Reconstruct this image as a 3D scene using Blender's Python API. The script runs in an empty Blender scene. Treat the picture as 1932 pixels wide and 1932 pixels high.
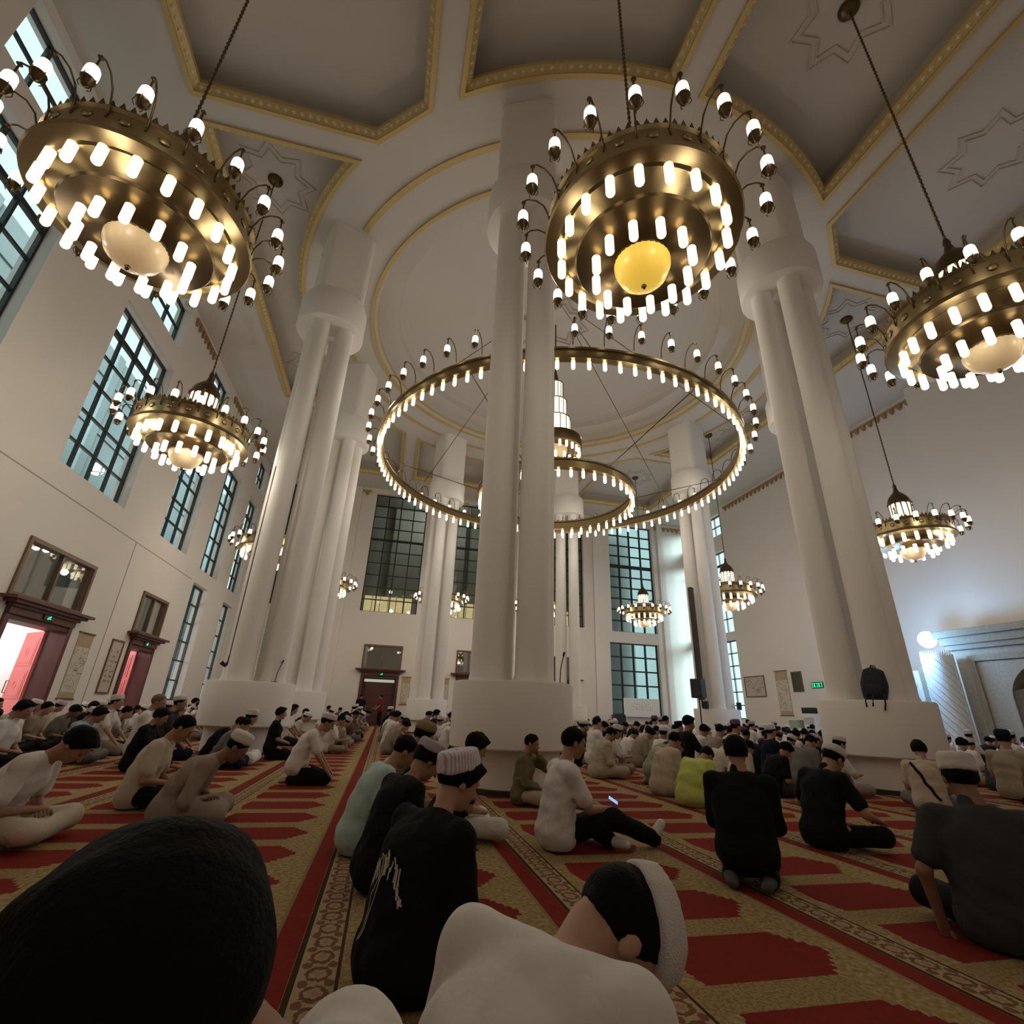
import bpy, bmesh, math, random
import numpy as np
from mathutils import Vector, Matrix
from mathutils.geometry import delaunay_2d_cdt
from mathutils.bvhtree import BVHTree

SC = bpy.context.scene
COL = SC.collection
PI = math.pi
rad = math.radians
rng = random.Random(11)

# ------------------------------------------------------------------ camera
def rot_cam(yaw, pitch, roll):
    f = np.array([math.sin(yaw)*math.cos(pitch), math.cos(yaw)*math.cos(pitch), math.sin(pitch)])
    r = np.array([math.cos(yaw), -math.sin(yaw), 0.0])
    u = np.cross(r, f)
    return r*math.cos(roll)+u*math.sin(roll), -r*math.sin(roll)+u*math.cos(roll), f
FPX = 923.75
cr, cu, cf = rot_cam(rad(12.871), rad(22.215), rad(2.194))
cam_data = bpy.data.cameras.new('camera')
cam = bpy.data.objects.new('camera', cam_data)
COL.objects.link(cam)
cam.matrix_world = Matrix(((cr[0], cu[0], -cf[0], 0), (cr[1], cu[1], -cf[1], 0), (cr[2], cu[2], -cf[2], 1.0), (0, 0, 0, 1)))
cam_data.sensor_width = 36
cam_data.lens = FPX/1932*36
cam_data.clip_start = 0.02
cam_data.clip_end = 300
SC.camera = cam

# ------------------------------------------------------------------ materials
MATS = {}
def s2l(c):
    return tuple(((v/255)/12.92 if v/255 <= .04045 else ((v/255+.055)/1.055)**2.4) for v in c)
def mat(name, color, rough=.6, metal=0., emit=None, estr=0., bump=None, noise=None, spec=None, coat=0.):
    """color is linear rgb; bump=(scale,strength); noise=(scale,amount)"""
    if name in MATS: return MATS[name]
    m = bpy.data.materials.new(name); m.use_nodes = True
    nt = m.node_tree; b = nt.nodes['Principled BSDF']
    b.inputs['Base Color'].default_value = (*color, 1)
    b.inputs['Roughness'].default_value = rough
    b.inputs['Metallic'].default_value = metal
    if spec is not None: b.inputs['Specular IOR Level'].default_value = spec
    if coat: b.inputs['Coat Weight'].default_value = coat
    if emit:
        b.inputs['Emission Color'].default_value = (*emit, 1)
        b.inputs['Emission Strength'].default_value = estr
        m.cycles.emission_sampling = 'NONE'
    tc = None
    if noise or bump:
        tc = nt.nodes.new('ShaderNodeTexCoord')
    if noise:
        n = nt.nodes.new('ShaderNodeTexNoise'); n.inputs['Scale'].default_value = noise[0]; n.inputs['Detail'].default_value = 4
        nt.links.new(tc.outputs['Object'], n.inputs['Vector'])
        mx = nt.nodes.new('ShaderNodeMix'); mx.data_type = 'RGBA'
        mx.inputs['A'].default_value = (*[max(0, c*(1-noise[1])) for c in color], 1)
        mx.inputs['B'].default_value = (*[min(1, c*(1+noise[1])) for c in color], 1)
        nt.links.new(n.outputs['Fac'], mx.inputs['Factor']); nt.links.new(mx.outputs['Result'], b.inputs['Base Color'])
    if bump:
        n = nt.nodes.new('ShaderNodeTexNoise'); n.inputs['Scale'].default_value = bump[0]; n.inputs['Detail'].default_value = 3
        nt.links.new(tc.outputs['Object'], n.inputs['Vector'])
        bp = nt.nodes.new('ShaderNodeBump'); bp.inputs['Strength'].default_value = bump[1]; bp.inputs['Distance'].default_value = .02
        nt.links.new(n.outputs['Fac'], bp.inputs['Height']); nt.links.new(bp.outputs['Normal'], b.inputs['Normal'])
    MATS[name] = m
    return m

# ------------------------------------------------------------------ object helpers
def link_mesh(name, verts, faces, m=None, parent=None, smooth=False, mats=None, midx=None):
    me = bpy.data.meshes.new(name)
    verts = np.asarray(verts, dtype=np.float32)
    me.from_pydata([tuple(v) for v in verts.tolist()], [], faces)
    for mm in (mats or ([m] if m else [])): me.materials.append(mm)
    if midx is not None: me.polygons.foreach_set('material_index', np.asarray(midx, dtype=np.int32))
    if smooth: me.polygons.foreach_set('use_smooth', np.ones(len(me.polygons), dtype=bool))
    me.update()
    o = bpy.data.objects.new(name, me); COL.objects.link(o)
    if parent: o.parent = parent
    return o
def tag(o, label=None, cat=None, group=None, kind=None):
    if label: o['label'] = label
    if cat: o['category'] = cat
    if group: o['group'] = group
    if kind: o['kind'] = kind
    return o
def empty(name, loc, rz=0.):
    o = bpy.data.objects.new(name, None); COL.objects.link(o)
    o.location = loc; o.rotation_euler = (0, 0, rz); o.empty_display_size = .1
    return o
def copy_tree(o, parent=None):
    c = o.copy(); COL.objects.link(c)
    if parent: c.parent = parent
    for ch in list(o.children): copy_tree(ch, c)
    return c

class MB:
    """collects simple shapes into one mesh"""
    def __init__(s): s.v = []; s.f = []; s.mi = []
    def add(s, v, f, mi=0):
        n = len(s.v); s.v += [tuple(map(float, p)) for p in v]; s.f += [tuple(i+n for i in q) for q in f]; s.mi += [mi]*len(f); return s
    def box(s, x0, x1, y0, y1, z0, z1, mi=0, bev=0., M=None):
        if bev > 0:
            bm = bmesh.new(); bmesh.ops.create_cube(bm, size=1)
            for v in bm.verts: v.co = Vector(((x0+x1)/2+v.co.x*(x1-x0), (y0+y1)/2+v.co.y*(y1-y0), (z0+z1)/2+v.co.z*(z1-z0)))
            bmesh.ops.bevel(bm, geom=bm.edges[:], offset=bev, segments=2, affect='EDGES', profile=.5)
            bm.verts.index_update()
            v = [tuple(q.co) for q in bm.verts]; f = [tuple(q.index for q in p.verts) for p in bm.faces]; bm.free()
        else:
            v = [(x, y, z) for x in (x0, x1) for y in (y0, y1) for z in (z0, z1)]
            f = [(0, 1, 3, 2), (4, 6, 7, 5), (0, 4, 5, 1), (2, 3, 7, 6), (0, 2, 6, 4), (1, 5, 7, 3)]
        if M is not None: v = [tuple(M @ Vector(p)) for p in v]
        return s.add(v, f, mi)
    def lathe(s, prof, n=32, c=(0, 0, 0), mi=0, a0=0, a1=2*PI):
        """prof: (r,z) list"""
        full = abs(a1-a0-2*PI) < 1e-6; k = n if full else n+1
        v = [(c[0]+r*math.cos(a0+(a1-a0)*j/n), c[1]+r*math.sin(a0+(a1-a0)*j/n), c[2]+z) for r, z in prof for j in range(k)]
        f = []
        for i in range(len(prof)-1):
            for j in range(n):
                j2 = (j+1) % k
                f.append((i*k+j, i*k+j2, (i+1)*k+j2, (i+1)*k+j))
        return s.add(v, f, mi)
    def tube(s, pts, r, n=8, mi=0, caps=True):
        pts = [Vector(p) for p in pts]; rs = r if isinstance(r, (list, tuple)) else [r]*len(pts)
        v = []; f = []; up = None
        for i, p in enumerate(pts):
            t = (pts[min(i+1, len(pts)-1)]-pts[max(i-1, 0)]).normalized()
            if up is None: up = Vector((0, 0, 1)) if abs(t.z) < .9 else Vector((1, 0, 0))
            a = t.cross(up).normalized(); b = a.cross(t).normalized(); up = b
            for j in range(n):
                an = 2*PI*j/n; v.append(p+a*math.cos(an)*rs[i]+b*math.sin(an)*rs[i])
        for i in range(len(pts)-1):
            for j in range(n): f.append((i*n+j, i*n+(j+1) % n, (i+1)*n+(j+1) % n, (i+1)*n+j))
        if caps: f.append(tuple(range(n-1, -1, -1))); f.append(tuple((len(pts)-1)*n+j for j in range(n)))
        return s.add(v, f, mi)
    def build(s, name, m=None, parent=None, smooth=False, mats=None):
        o = link_mesh(name, s.v, s.f, m, parent, smooth, mats, s.mi if mats else None)
        return o
def autosmooth(o, ang=35):
    me = o.data; me.polygons.foreach_set('use_smooth', np.ones(len(me.polygons), dtype=bool))
    me.set_sharp_from_angle(angle=rad(ang)); return o

# ------------------------------------------------------------------ 2d polygons with holes
def inside(p, poly):
    x, y = p; c = False; j = len(poly)-1
    for i in range(len(poly)):
        xi, yi = poly[i]; xj, yj = poly[j]
        if (yi > y) != (yj > y) and x < (xj-xi)*(y-yi)/(yj-yi)+xi: c = not c
        j = i
    return c
def tri_holes(outer, holes):
    vs = []; es = []
    for poly in [outer]+holes:
        n = len(vs); vs += [Vector(p) for p in poly]; es += [(n+i, n+(i+1) % len(poly)) for i in range(len(poly))]
    ov, oe, of, *_ = delaunay_2d_cdt(vs, es, [], 0, 1e-6)
    out = []
    for f in of:
        c = sum((ov[i] for i in f), Vector((0, 0)))/len(f)
        if inside(c, outer) and not any(inside(c, h) for h in holes): out.append(tuple(f))
    return [tuple(v) for v in ov], out
def offset_poly(poly, d):
    """inward offset of a CCW polygon by d"""
    n = len(poly); out = []
    for i in range(n):
        p0, p1, p2 = Vector(poly[i-1]), Vector(poly[i]), Vector(poly[(i+1) % n])
        a = (p1-p0).normalized(); b = (p2-p1).normalized()
        na = Vector((-a.y, a.x)); nb = Vector((-b.y, b.x)); m = (na+nb)
        if m.length < 1e-6: m = na
        m.normalize(); k = d/max(.35, m.dot(na)); out.append(tuple(p1+m*k))
    return out
PWR = .70
# ------------------------------------------------------------------ room constants (metres)
CX, CY = 5.17, 15.6
XL, XR, YF, YN = -8.65, 20.8, 31.4, -0.9
ZC = 14.62; REC = .7
WALLC = (.76, .71, .655)
m_wall = mat('warm_white_plaster', WALLC, .85, noise=(.35, .03), bump=(40, .05))
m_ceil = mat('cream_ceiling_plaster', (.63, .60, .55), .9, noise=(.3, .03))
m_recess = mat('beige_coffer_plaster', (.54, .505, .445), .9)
m_col = mat('white_column_plaster', (.84, .81, .765), .75, bump=(30, .03))
m_gold = None
def gold_mat():
    m = bpy.data.materials.new('gold_leaf_moulding'); m.use_nodes = True; nt = m.node_tree; b = nt.nodes['Principled BSDF']
    tc = nt.nodes.new('ShaderNodeTexCoord'); vo = nt.nodes.new('ShaderNodeTexVoronoi'); vo.inputs['Scale'].default_value = 7
    nt.links.new(tc.outputs['Object'], vo.inputs['Vector'])
    r = nt.nodes.new('ShaderNodeValToRGB'); r.color_ramp.elements[0].position = .25; r.color_ramp.elements[1].position = .55
    r.color_ramp.elements[0].color = (.70, .58, .34, 1); r.color_ramp.elements[1].color = (.52, .38, .14, 1)
    nt.links.new(vo.outputs['Distance'], r.inputs['Fac']); nt.links.new(r.outputs['Color'], b.inputs['Base Color'])
    b.inputs['Roughness'].default_value = .5; b.inputs['Metallic'].default_value = .25
    return m
m_gold = gold_mat(); MATS['gold'] = m_gold
m_goldp = mat('plain_gold_paint', (.60, .45, .19), .5, .15)
m_bead = mat('cream_bead', (.80, .72, .52), .5, .0)
m_frame = mat('dark_green_window_metal', (.018, .026, .024), .45, .2)
m_brown = mat('dark_mahogany', (.095, .028, .021), .45, noise=(3, .3))
m_oak = mat('brown_transom_wood', (.16, .085, .045), .5, noise=(4, .25))
m_red = mat('red_lacquer_door', (.66, .17, .16), .45)
m_bronze = mat('aged_bronze', (.16, .10, .045), .4, .8)

# glass: reflective and clear
def glass_mat(name, tint, fac=.12, rough=.02):
    m = bpy.data.materials.new(name); m.use_nodes = True; nt = m.node_tree; nt.nodes.clear()
    out = nt.nodes.new('ShaderNodeOutputMaterial'); mx = nt.nodes.new('ShaderNodeMixShader'); tr = nt.nodes.new('ShaderNodeBsdfTransparent'); gl = nt.nodes.new('ShaderNodeBsdfGlossy')
    lw = nt.nodes.new('ShaderNodeLayerWeight'); lw.inputs['Blend'].default_value = .5
    pw = nt.nodes.new('ShaderNodeMath'); pw.operation = 'POWER'; pw.inputs[1].default_value = 4
    ma = nt.nodes.new('ShaderNodeMath'); ma.operation = 'MULTIPLY_ADD'; ma.inputs[1].default_value = .3; ma.inputs[2].default_value = fac
    nt.links.new(lw.outputs['Facing'], pw.inputs[0]); nt.links.new(pw.outputs[0], ma.inputs[0]); nt.links.new(ma.outputs[0], mx.inputs[0])
    tr.inputs['Color'].default_value = (*tint, 1); gl.inputs['Roughness'].default_value = rough
    nt.links.new(tr.outputs[0], mx.inputs[1]); nt.links.new(gl.outputs[0], mx.inputs[2]); nt.links.new(mx.outputs[0], out.inputs[0])
    MATS[name] = m; return m
m_glass = glass_mat('window_glass', (.90, .96, .95), .06)
m_glassd = glass_mat('dark_window_glass', (.78, .82, .78), .07)

# ------------------------------------------------------------------ carpet
def carpet_mat():
    m = bpy.data.materials.new('prayer_row_carpet'); m.use_nodes = True; nt = m.node_tree; L = nt.links
    b = nt.nodes['Principled BSDF']; b.inputs['Roughness'].default_value = .95; b.inputs['Specular IOR Level'].default_value = .1
    tc = nt.nodes.new('ShaderNodeTexCoord'); sp = nt.nodes.new('ShaderNodeSeparateXYZ'); L.new(tc.outputs['Object'], sp.inputs[0])
    def M(op, a, b_=None, c=None):
        n = nt.nodes.new('ShaderNodeMath'); n.operation = op
        for i, v in enumerate((a, b_, c)):
            if v is None: continue
            if isinstance(v, (int, float)): n.inputs[i].default_value = v
            else: L.new(v, n.inputs[i])
        return n.outputs[0]
    def noise(scale, det=3, vec=None):
        n = nt.nodes.new('ShaderNodeTexNoise'); n.inputs['Scale'].default_value = scale; n.inputs['Detail'].default_value = det
        L.new(vec or tc.outputs['Object'], n.inputs['Vector']); return n.outputs['Fac']
    def mix(f, a, b_):
        n = nt.nodes.new('ShaderNodeMix'); n.data_type = 'RGBA'; L.new(f, n.inputs['Factor'])
        for k, v in (('A', a), ('B', b_)):
            if isinstance(v, tuple): n.inputs[k].default_value = (*v, 1)
            else: L.new(v, n.inputs[k])
        return n.outputs['Result']
    X, Y = sp.outputs[0], sp.outputs[1]
    PX, PY = 1.34, .645
    u = M('MULTIPLY', M('FRACT', M('DIVIDE', M('ADD', X, .29+PX*20), PX)), PX)      # 0 at centre of the red strip
    v = M('SUBTRACT', M('MULTIPLY', M('FRACT', M('DIVIDE', M('ADD', Y, PY*40-3.81+PY/2), PY)), PY), PY/2)   # 0 in the middle of a mat
    av = M('ABSOLUTE', v)
    band = lambda x, lo, hi: M('MULTIPLY', M('GREATER_THAN', x, lo), M('LESS_THAN', x, hi))
    jit = M('MULTIPLY', M('SUBTRACT', noise(38, 2), .5), .035)
    GOLD = mix(M('MULTIPLY_ADD', M('SUBTRACT', noise(34, 5), .5), 2.6, .5), (.25, .165, .07), (.56, .42, .205))
    RED = mix(noise(25, 3), (.20, .015, .012), (.29, .026, .019))
    BEIGE = mix(noise(70, 3), (.34, .23, .115), (.48, .35, .19))
    col = GOLD
    # mats: stepped pointed patches, u from .34 to 1.13
    steps = M('MULTIPLY', M('FLOOR', M('DIVIDE', av, .045)), .045)
    tip = M('SUBTRACT', 1.14, M('MULTIPLY', steps, .72))
    ul = M('ADD', .33, M('MULTIPLY', steps, .15))
    inm = M('MULTIPLY', M('MULTIPLY', M('GREATER_THAN', M('ADD', u, jit), ul), M('LESS_THAN', M('ADD', u, jit), tip)), M('LESS_THAN', M('ADD', av, M('MULTIPLY', jit, .3)), .222))
    # light bars between mats
    bar = M('MULTIPLY', M('GREATER_THAN', av, .222), band(u, .26, 1.0))
    barc = mix(M('GREATER_THAN', noise(55, 2, None), .52), (.40, .29, .14), (.30, .195, .08))
    col = mix(bar, col, barc)
    col = mix(inm, col, RED)
    # red strip about u = 0
    us = M('SUBTRACT', M('FRACT', M('ADD', M('DIVIDE', M('ADD', X, .29+PX*20), PX), .5)), .5); us = M('MULTIPLY', us, PX)
    orn = band(us, .085, .25)
    def motif(du, per, off, a_, b_):
        vv = M('MULTIPLY', M('SUBTRACT', M('FRACT', M('DIVIDE', M('ADD', Y, off+per*60), per)), .5), per)
        uu = M('SUBTRACT', us, du)
        wob = M('MULTIPLY', M('SUBTRACT', noise(48, 3), .5), .9)
        return M('ADD', M('SQRT', M('ADD', M('POWER', M('ABSOLUTE', M('DIVIDE', uu, a_)), 2), M('POWER', M('ABSOLUTE', M('DIVIDE', vv, b_)), 2))), wob)
    d1 = motif(.165, .15, 0, .052, .062); d2 = motif(.115, .15, .075, .026, .034); d3 = motif(.215, .15, .075, .026, .034)
    ornc = mix(noise(70, 3), (.40, .29, .16), (.56, .43, .26))
    ornc = mix(band(d1, .62, 1.0), ornc, (.20, .095, .05)); ornc = mix(M('LESS_THAN', d1, .36), ornc, (.46, .25, .19))
    ornc = mix(M('LESS_THAN', d2, .8), ornc, (.23, .11, .055)); ornc = mix(M('LESS_THAN', d3, .8), ornc, (.23, .11, .055))
    col = mix(orn, col, ornc)
    col = mix(band(us, .060, .085), col, (.055, .03, .012))
    col = mix(band(us, .235, .25), col, (.07, .03, .015))
    col = mix(band(us, -.055, .058), col, RED)
    col = mix(band(us, -.075, -.055), col, (.30, .22, .10))
    # pile speckle
    pile = noise(420, 2)
    col = mix(M('MULTIPLY', pile, .35), col, (.05, .03, .015))
    L.new(col, b.inputs['Base Color'])
    bp = nt.nodes.new('ShaderNodeBump'); bp.inputs['Strength'].default_value = .5; bp.inputs['Distance'].default_value = .006
    L.new(pile, bp.inputs['Height']); L.new(bp.outputs['Normal'], b.inputs['Normal'])
    return m
floor = MB().add([(XL-.6, YN-.6, 0), (XR+.6, YN-.6, 0), (XR+.6, YF+.6, 0), (XL-.6, YF+.6, 0)], [(0, 1, 2, 3)]).build('floor', carpet_mat())
tag(floor, kind='structure')

# ------------------------------------------------------------------ walls with openings
TH = .5
def wall(name, axis, pos, out, rect, holes, m, depth=TH):
    """axis 'x': wall in the plane x=pos, coordinates (y,z). out=+1/-1 direction of the outside. holes: (a0,a1,z0,z1)"""
    a0, a1, z0, z1 = rect
    outer = [(a0, z0), (a1, z0), (a1, z1), (a0, z1)]
    hs = [[(h[0], h[2]), (h[1], h[2]), (h[1], h[3]), (h[0], h[3])] for h in holes]
    P = (lambda a, z, d: (pos+out*d, a, z)) if axis == 'x' else (lambda a, z, d: (a, pos+out*d, z))
    v2, tris = tri_holes(outer, hs)
    b = MB()
    flip = (axis == 'x') == (out > 0)
    fr = [t[::-1] if flip else t for t in tris]
    b.add([P(x, z, 0) for x, z in v2], fr)
    b.add([P(x, z, depth) for x, z in v2], [t[::-1] for t in fr])
    for h in hs:
        b.add([P(*q, 0) for q in h]+[P(*q, depth) for q in h], [(i, (i+1) % 4, (i+1) % 4+4, i+4) for i in range(4)])
    o = b.build(name, m); return tag(o, kind='structure')

WIN_N = 0
def window(axis, pos, out, h, cols, rows, glass=None, thick_row=None, inset=.3, mw=.035, fm=None):
    """frame with mullions and one glass pane, set back in its opening"""
    global WIN_N; WIN_N += 1
    a0, a1, z0, z1 = h
    e = empty('window_%d' % WIN_N, ((pos+out*inset, (a0+a1)/2, z0) if axis == 'x' else ((a0+a1)/2, pos+out*inset, z0)))
    tag(e, kind='structure')
    W = a1-a0; Hh = z1-z0
    def bx(b, u0, u1, w0, w1, d):
        if axis == 'x': b.box(-d, d, u0, u1, w0, w1)
        else: b.box(u0, u1, -d, d, w0, w1)
    b = MB(); fw = .06
    bx(b, -W/2, -W/2+fw, 0, Hh, .05); bx(b, W/2-fw, W/2, 0, Hh, .05); bx(b, -W/2+fw, W/2-fw, 0, fw, .05); bx(b, -W/2+fw, W/2-fw, Hh-fw, Hh, .05)
    for i in range(1, cols): u = -W/2+W*i/cols; bx(b, u-mw, u+mw, fw, Hh-fw, .045)
    for j in range(1, rows):
        w = Hh*j/rows; k = mw*(2.0 if thick_row == j else .8)
        bx(b, -W/2+fw, W/2-fw, w-k, w+k, .04 if thick_row != j else .055)
    b.build('frame', fm or m_frame, e)
    g = MB(); u_, k_ = W/2-.03, Hh-.03
    q = [(-u_, .03), (u_, .03), (u_, k_), (-u_, k_)]
    g.add([((0, a, z) if axis == 'x' else (a, 0, z)) for a, z in q], [(0, 1, 2, 3)]); g.build('glass', glass or m_glass, e)
    return e

WL = [ # left wall windows (y0,y1,z0,z1), columns, rows, thick row
    ((6.9, 10.45, 6.4, 11.75), 4, 6, 5), ((13.3, 16.7, 6.46, 11.75), 4, 6, 5), ((19.35, 22.0, 6.5, 11.75), 3, 6, 5), ((23.75, 26.15, 6.4, 11.7), 3, 6, 5), ((27.85, 29.85, 6.43, 11.7), 3, 6, 5),
    ((7.6, 10.4, 12.55, 14.3), 3, 2, None), ((13.7, 16.5, 12.55, 14.3), 3, 2, None), ((19.6, 21.7, 12.6, 14.3), 3, 2, None), ((23.9, 25.9, 12.6, 14.3), 3, 2, None), ((28.1, 29.95, 12.6, 14.3), 3, 2, None),
    ((23.55, 25.5, .95, 5.75), 2, 6, None), ((27.9, 29.6, .95, 5.72), 2, 6, None)]
TRL = [(13.43, 16.38, 3.08, 4.49), (19.53, 21.68, 3.08, 4.48)]      # glazed transoms over the two left doors
DRL = [(13.62, 16.2, 0, 2.71), (19.68, 21.6, 0, 2.7)]
WLp = XL
wall('wall_left', 'x', XL, -1, (YN-.6, YF+.6, 0, ZC+.9), [w[0] for w in WL]+TRL+DRL, m_wall)
for h, c, r, t in WL: window('x', XL, -1, h, c, r, m_glass, t)

WF = [((-7.4, -4.3, 6.43, 14.3), 4, 10, 6), ((-2.15, 1.28, 6.43, 14.3), 4, 10, 6), ((3.44, 6.9, 6.43, 14.3), 4, 10, 6), ((9.05, 12.5, 6.43, 14.3), 4, 10, 6), ((14.5, 17.95, 6.36, 14.2), 4, 10, 6),
      ((14.3, 17.9, 1.1, 5.62), 4, 5, None)]
TRF = [(-1.57, .72, 3.04, 4.47), (4.0, 6.34, 3.08, 4.45), (9.6, 11.94, 3.05, 4.45)]
DRF = [(-1.5, .64, 0, 2.74), (4.08, 6.26, 0, 2.74), (9.68, 11.86, 0, 2.74)]
wall('wall_far', 'y', YF, 1, (XL-.6, XR+.6, 0, ZC+.9), [w[0] for w in WF]+TRF+DRF, m_wall)
for i, (h, c, r, t) in enumerate(WF): window('y', YF, 1, h, c, r, m_glassd if i < 4 else m_glass, t, mw=.035 if i < 4 else .06)

WR = [((27.1, 30.9, 6.2, 11.6), 4, 6, 5), ((27.1, 30.9, 12.7, 14.2), 4, 2, None), ((27.1, 30.9, 1.1, 5.7), 4, 6, None), ((22.4, 24.4, 6.2, 11.6), 2, 6, 5), ((22.4, 24.4, 1.1, 5.7), 2, 6, None)]
WR = WR[:3]
wall('wall_right', 'x', XR, 1, (YN-.6, YF+.6, 0, ZC+.9), [w[0] for w in WR], m_wall)
for h, c, r, t in WR: window('x', XR, 1, h, c, r, m_glass, t)
# wall behind the photographer
wall('wall_near', 'y', YN, -1, (XL-.6, XR+.6, 0, ZC+.9), [], m_wall)

# white sill ledge under the far right window, pilasters, dark strips painting crease shadow on the left wall
TRIM_N = 0
def trim(b, m, smooth=False):
    global TRIM_N; TRIM_N += 1
    o = b.build('trim_%d' % TRIM_N, m, smooth=smooth); return tag(o, kind='structure')
trim(MB().box(14.0, 18.2, YF-.35, YF-.002, .55, 1.05, bev=.02), m_wall)
trim(MB().box(XL+.002, XL+.012, YN, 23.2, 5.77, 5.80), mat('joint_shadow', (.45, .41, .37), .9))
trim(MB().box(XL+.002, XL+.012, 18.0, 18.03, .1, 5.77), MATS['joint_shadow'])
for x0, x1 in ((13.2, 14.0), (18.35, 19.1), (7.6, 8.3), (2.0, 2.7), (-3.9, -3.1)):
    trim(MB().box(x0, x1 if x0 != 18.35 else 18.8, YF-.16, YF-.002, 0, ZC-.02, bev=.01), m_wall)
# qibla wall: slightly projecting bay
trim(MB().box(XR-.55, XR-.002, YN+.05, 13.3, 0, ZC-.02, bev=.02), m_wall)
# bronze dentil friezes at the tops of the walls
m_friz = mat('bronze_frieze_paint', (.40, .26, .12), .55, .2)
def frieze(axis, pos, a0, a1, z, sgn, step=.32):
    b = MB(); n = max(2, int((a1-a0)/step)); st = (a1-a0)/n
    def bx(u0, u1, d, w0, w1):
        lo, hi = sorted((pos+sgn*.002, pos+sgn*d))
        if axis == 'x': b.box(lo, hi, u0, u1, w0, w1)
        else: b.box(u0, u1, lo, hi, w0, w1)
    bx(a0, a1, .09, z+.12, z+.20)
    for i in range(n):
        u = a0+i*st; bx(u+.02, u+st*.55, .10, z-.04, z+.12); bx(u+st*.16, u+st*.42, .08, z-.12, z-.04)
    return trim(b, m_friz)
for a0, a1 in ((10.75, 13.3), (16.9, 19.2), (22.1, 23.6), (26.3, 27.8), (30.1, 31.2), (5.2, 7.3)): frieze('x', XL, a0, a1, ZC-.42, 1)
frieze('x', XR, 13.5, 26.6, ZC-.42, -1, .36)
for a0, a1 in ((-4.1, -2.5), (1.5, 3.2), (7.1, 8.8), (12.7, 14.3), (18.2, 20.4)): frieze('y', YF, a0, a1, ZC-.42, -1)

# ------------------------------------------------------------------ ceiling with coffers and dome
R1, R2, R3 = 7.2, 8.5, 9.72
def arcpts(a0, a1, r, n):
    return [(CX+r*math.cos(rad(a0+(a1-a0)*i/n)), CY+r*math.sin(rad(a0+(a1-a0)*i/n))) for i in range(n+1)]
def ang_at(x=None, y=None):
    """angle on the R3 circle for a given x (lower half) or y (left half)"""
    if x is not None: return math.degrees(math.atan2(-math.sqrt(R3**2-(x-CX)**2), x-CX))
    return math.degrees(math.atan2(y-CY, -math.sqrt(R3**2-(y-CY)**2)))
Y0C = 2.1
cofA1 = [(-6.35, Y0C), (-.6, Y0C), (-.6, 7.78), (-1.9, 8.9), (-6.35, 8.9)]
a_ = ang_at(x=0.0); b_ = ang_at(x=4.87)
cofB = [(0.0, Y0C), (4.87, Y0C)]+arcpts(b_, a_, R3, 12)
a_ = ang_at(y=9.45); b_ = ang_at(y=21.75)
if b_ < 0: b_ += 360
if a_ < 0: a_ += 360
cofA2 = [(-6.35, 9.45)]+arcpts(a_, b_, R3, 26)+[(-6.35, 21.75)]
def ccw(p):
    s = sum(p[i][0]*p[(i+1) % len(p)][1]-p[(i+1) % len(p)][0]*p[i][1] for i in range(len(p)))
    return p if s > 0 else p[::-1]
mx_ = lambda p: ccw([(2*CX-x, y) for x, y in p]); my_ = lambda p: ccw([(x, 2*CY-y) for x, y in p])
COF = [ccw(p) for p in (cofA1, cofB, cofA2)]
COF = [COF[0], mx_(COF[0]), my_(COF[0]), my_(mx_(COF[0])), COF[1], mx_(COF[1]), my_(COF[1]), my_(mx_(COF[1])), COF[2], mx_(COF[2])]
dome = arcpts(0, 360, R1, 96)[:-1]
cb = MB()
outer = [(XL-.5, YN-.5), (XR+.5, YN-.5), (XR+.5, YF+.5), (XL-.5, YF+.5)]
v2, tr_ = tri_holes(outer, COF+[dome])
cb.add([(x, y, ZC) for x, y in v2], [t[::-1] for t in tr_], 0)
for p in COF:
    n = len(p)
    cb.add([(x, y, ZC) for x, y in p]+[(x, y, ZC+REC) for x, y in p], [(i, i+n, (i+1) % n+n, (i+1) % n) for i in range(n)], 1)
    v2, tr_ = tri_holes(p, []); cb.add([(x, y, ZC+REC) for x, y in v2], [t[::-1] for t in tr_], 0)
n = len(dome)
d2 = arcpts(0, 360, R1-.75, 96)[:-1]
rings = [(dome, ZC), (dome, ZC+.55), (d2, ZC+.62), (d2, ZC+.95)]
for (pa, za), (pb, zb) in zip(rings[:-1], rings[1:]):
    cb.add([(x, y, za) for x, y in pa]+[(x, y, zb) for x, y in pb], [(i, i+n, (i+1) % n+n, (i+1) % n) for i in range(n)], 0)
# shallow cap
prof = [(R1-.75, ZC+.95)]+[((R1-.75)*math.cos(t), ZC+.95+.9*math.sin(t)) for t in np.linspace(.15, PI/2-.001, 10)]
cb.lathe(prof, 96, (CX, CY, 0), 0)
ceil = cb.build('ceiling', None, mats=[m_ceil, m_recess]); tag(ceil, kind='structure')
# outer roof so that no light leaks
trim(MB().box(XL-1, XR+1, YN-1, YF+1, ZC+2.2, ZC+2.4), m_wall)
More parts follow.
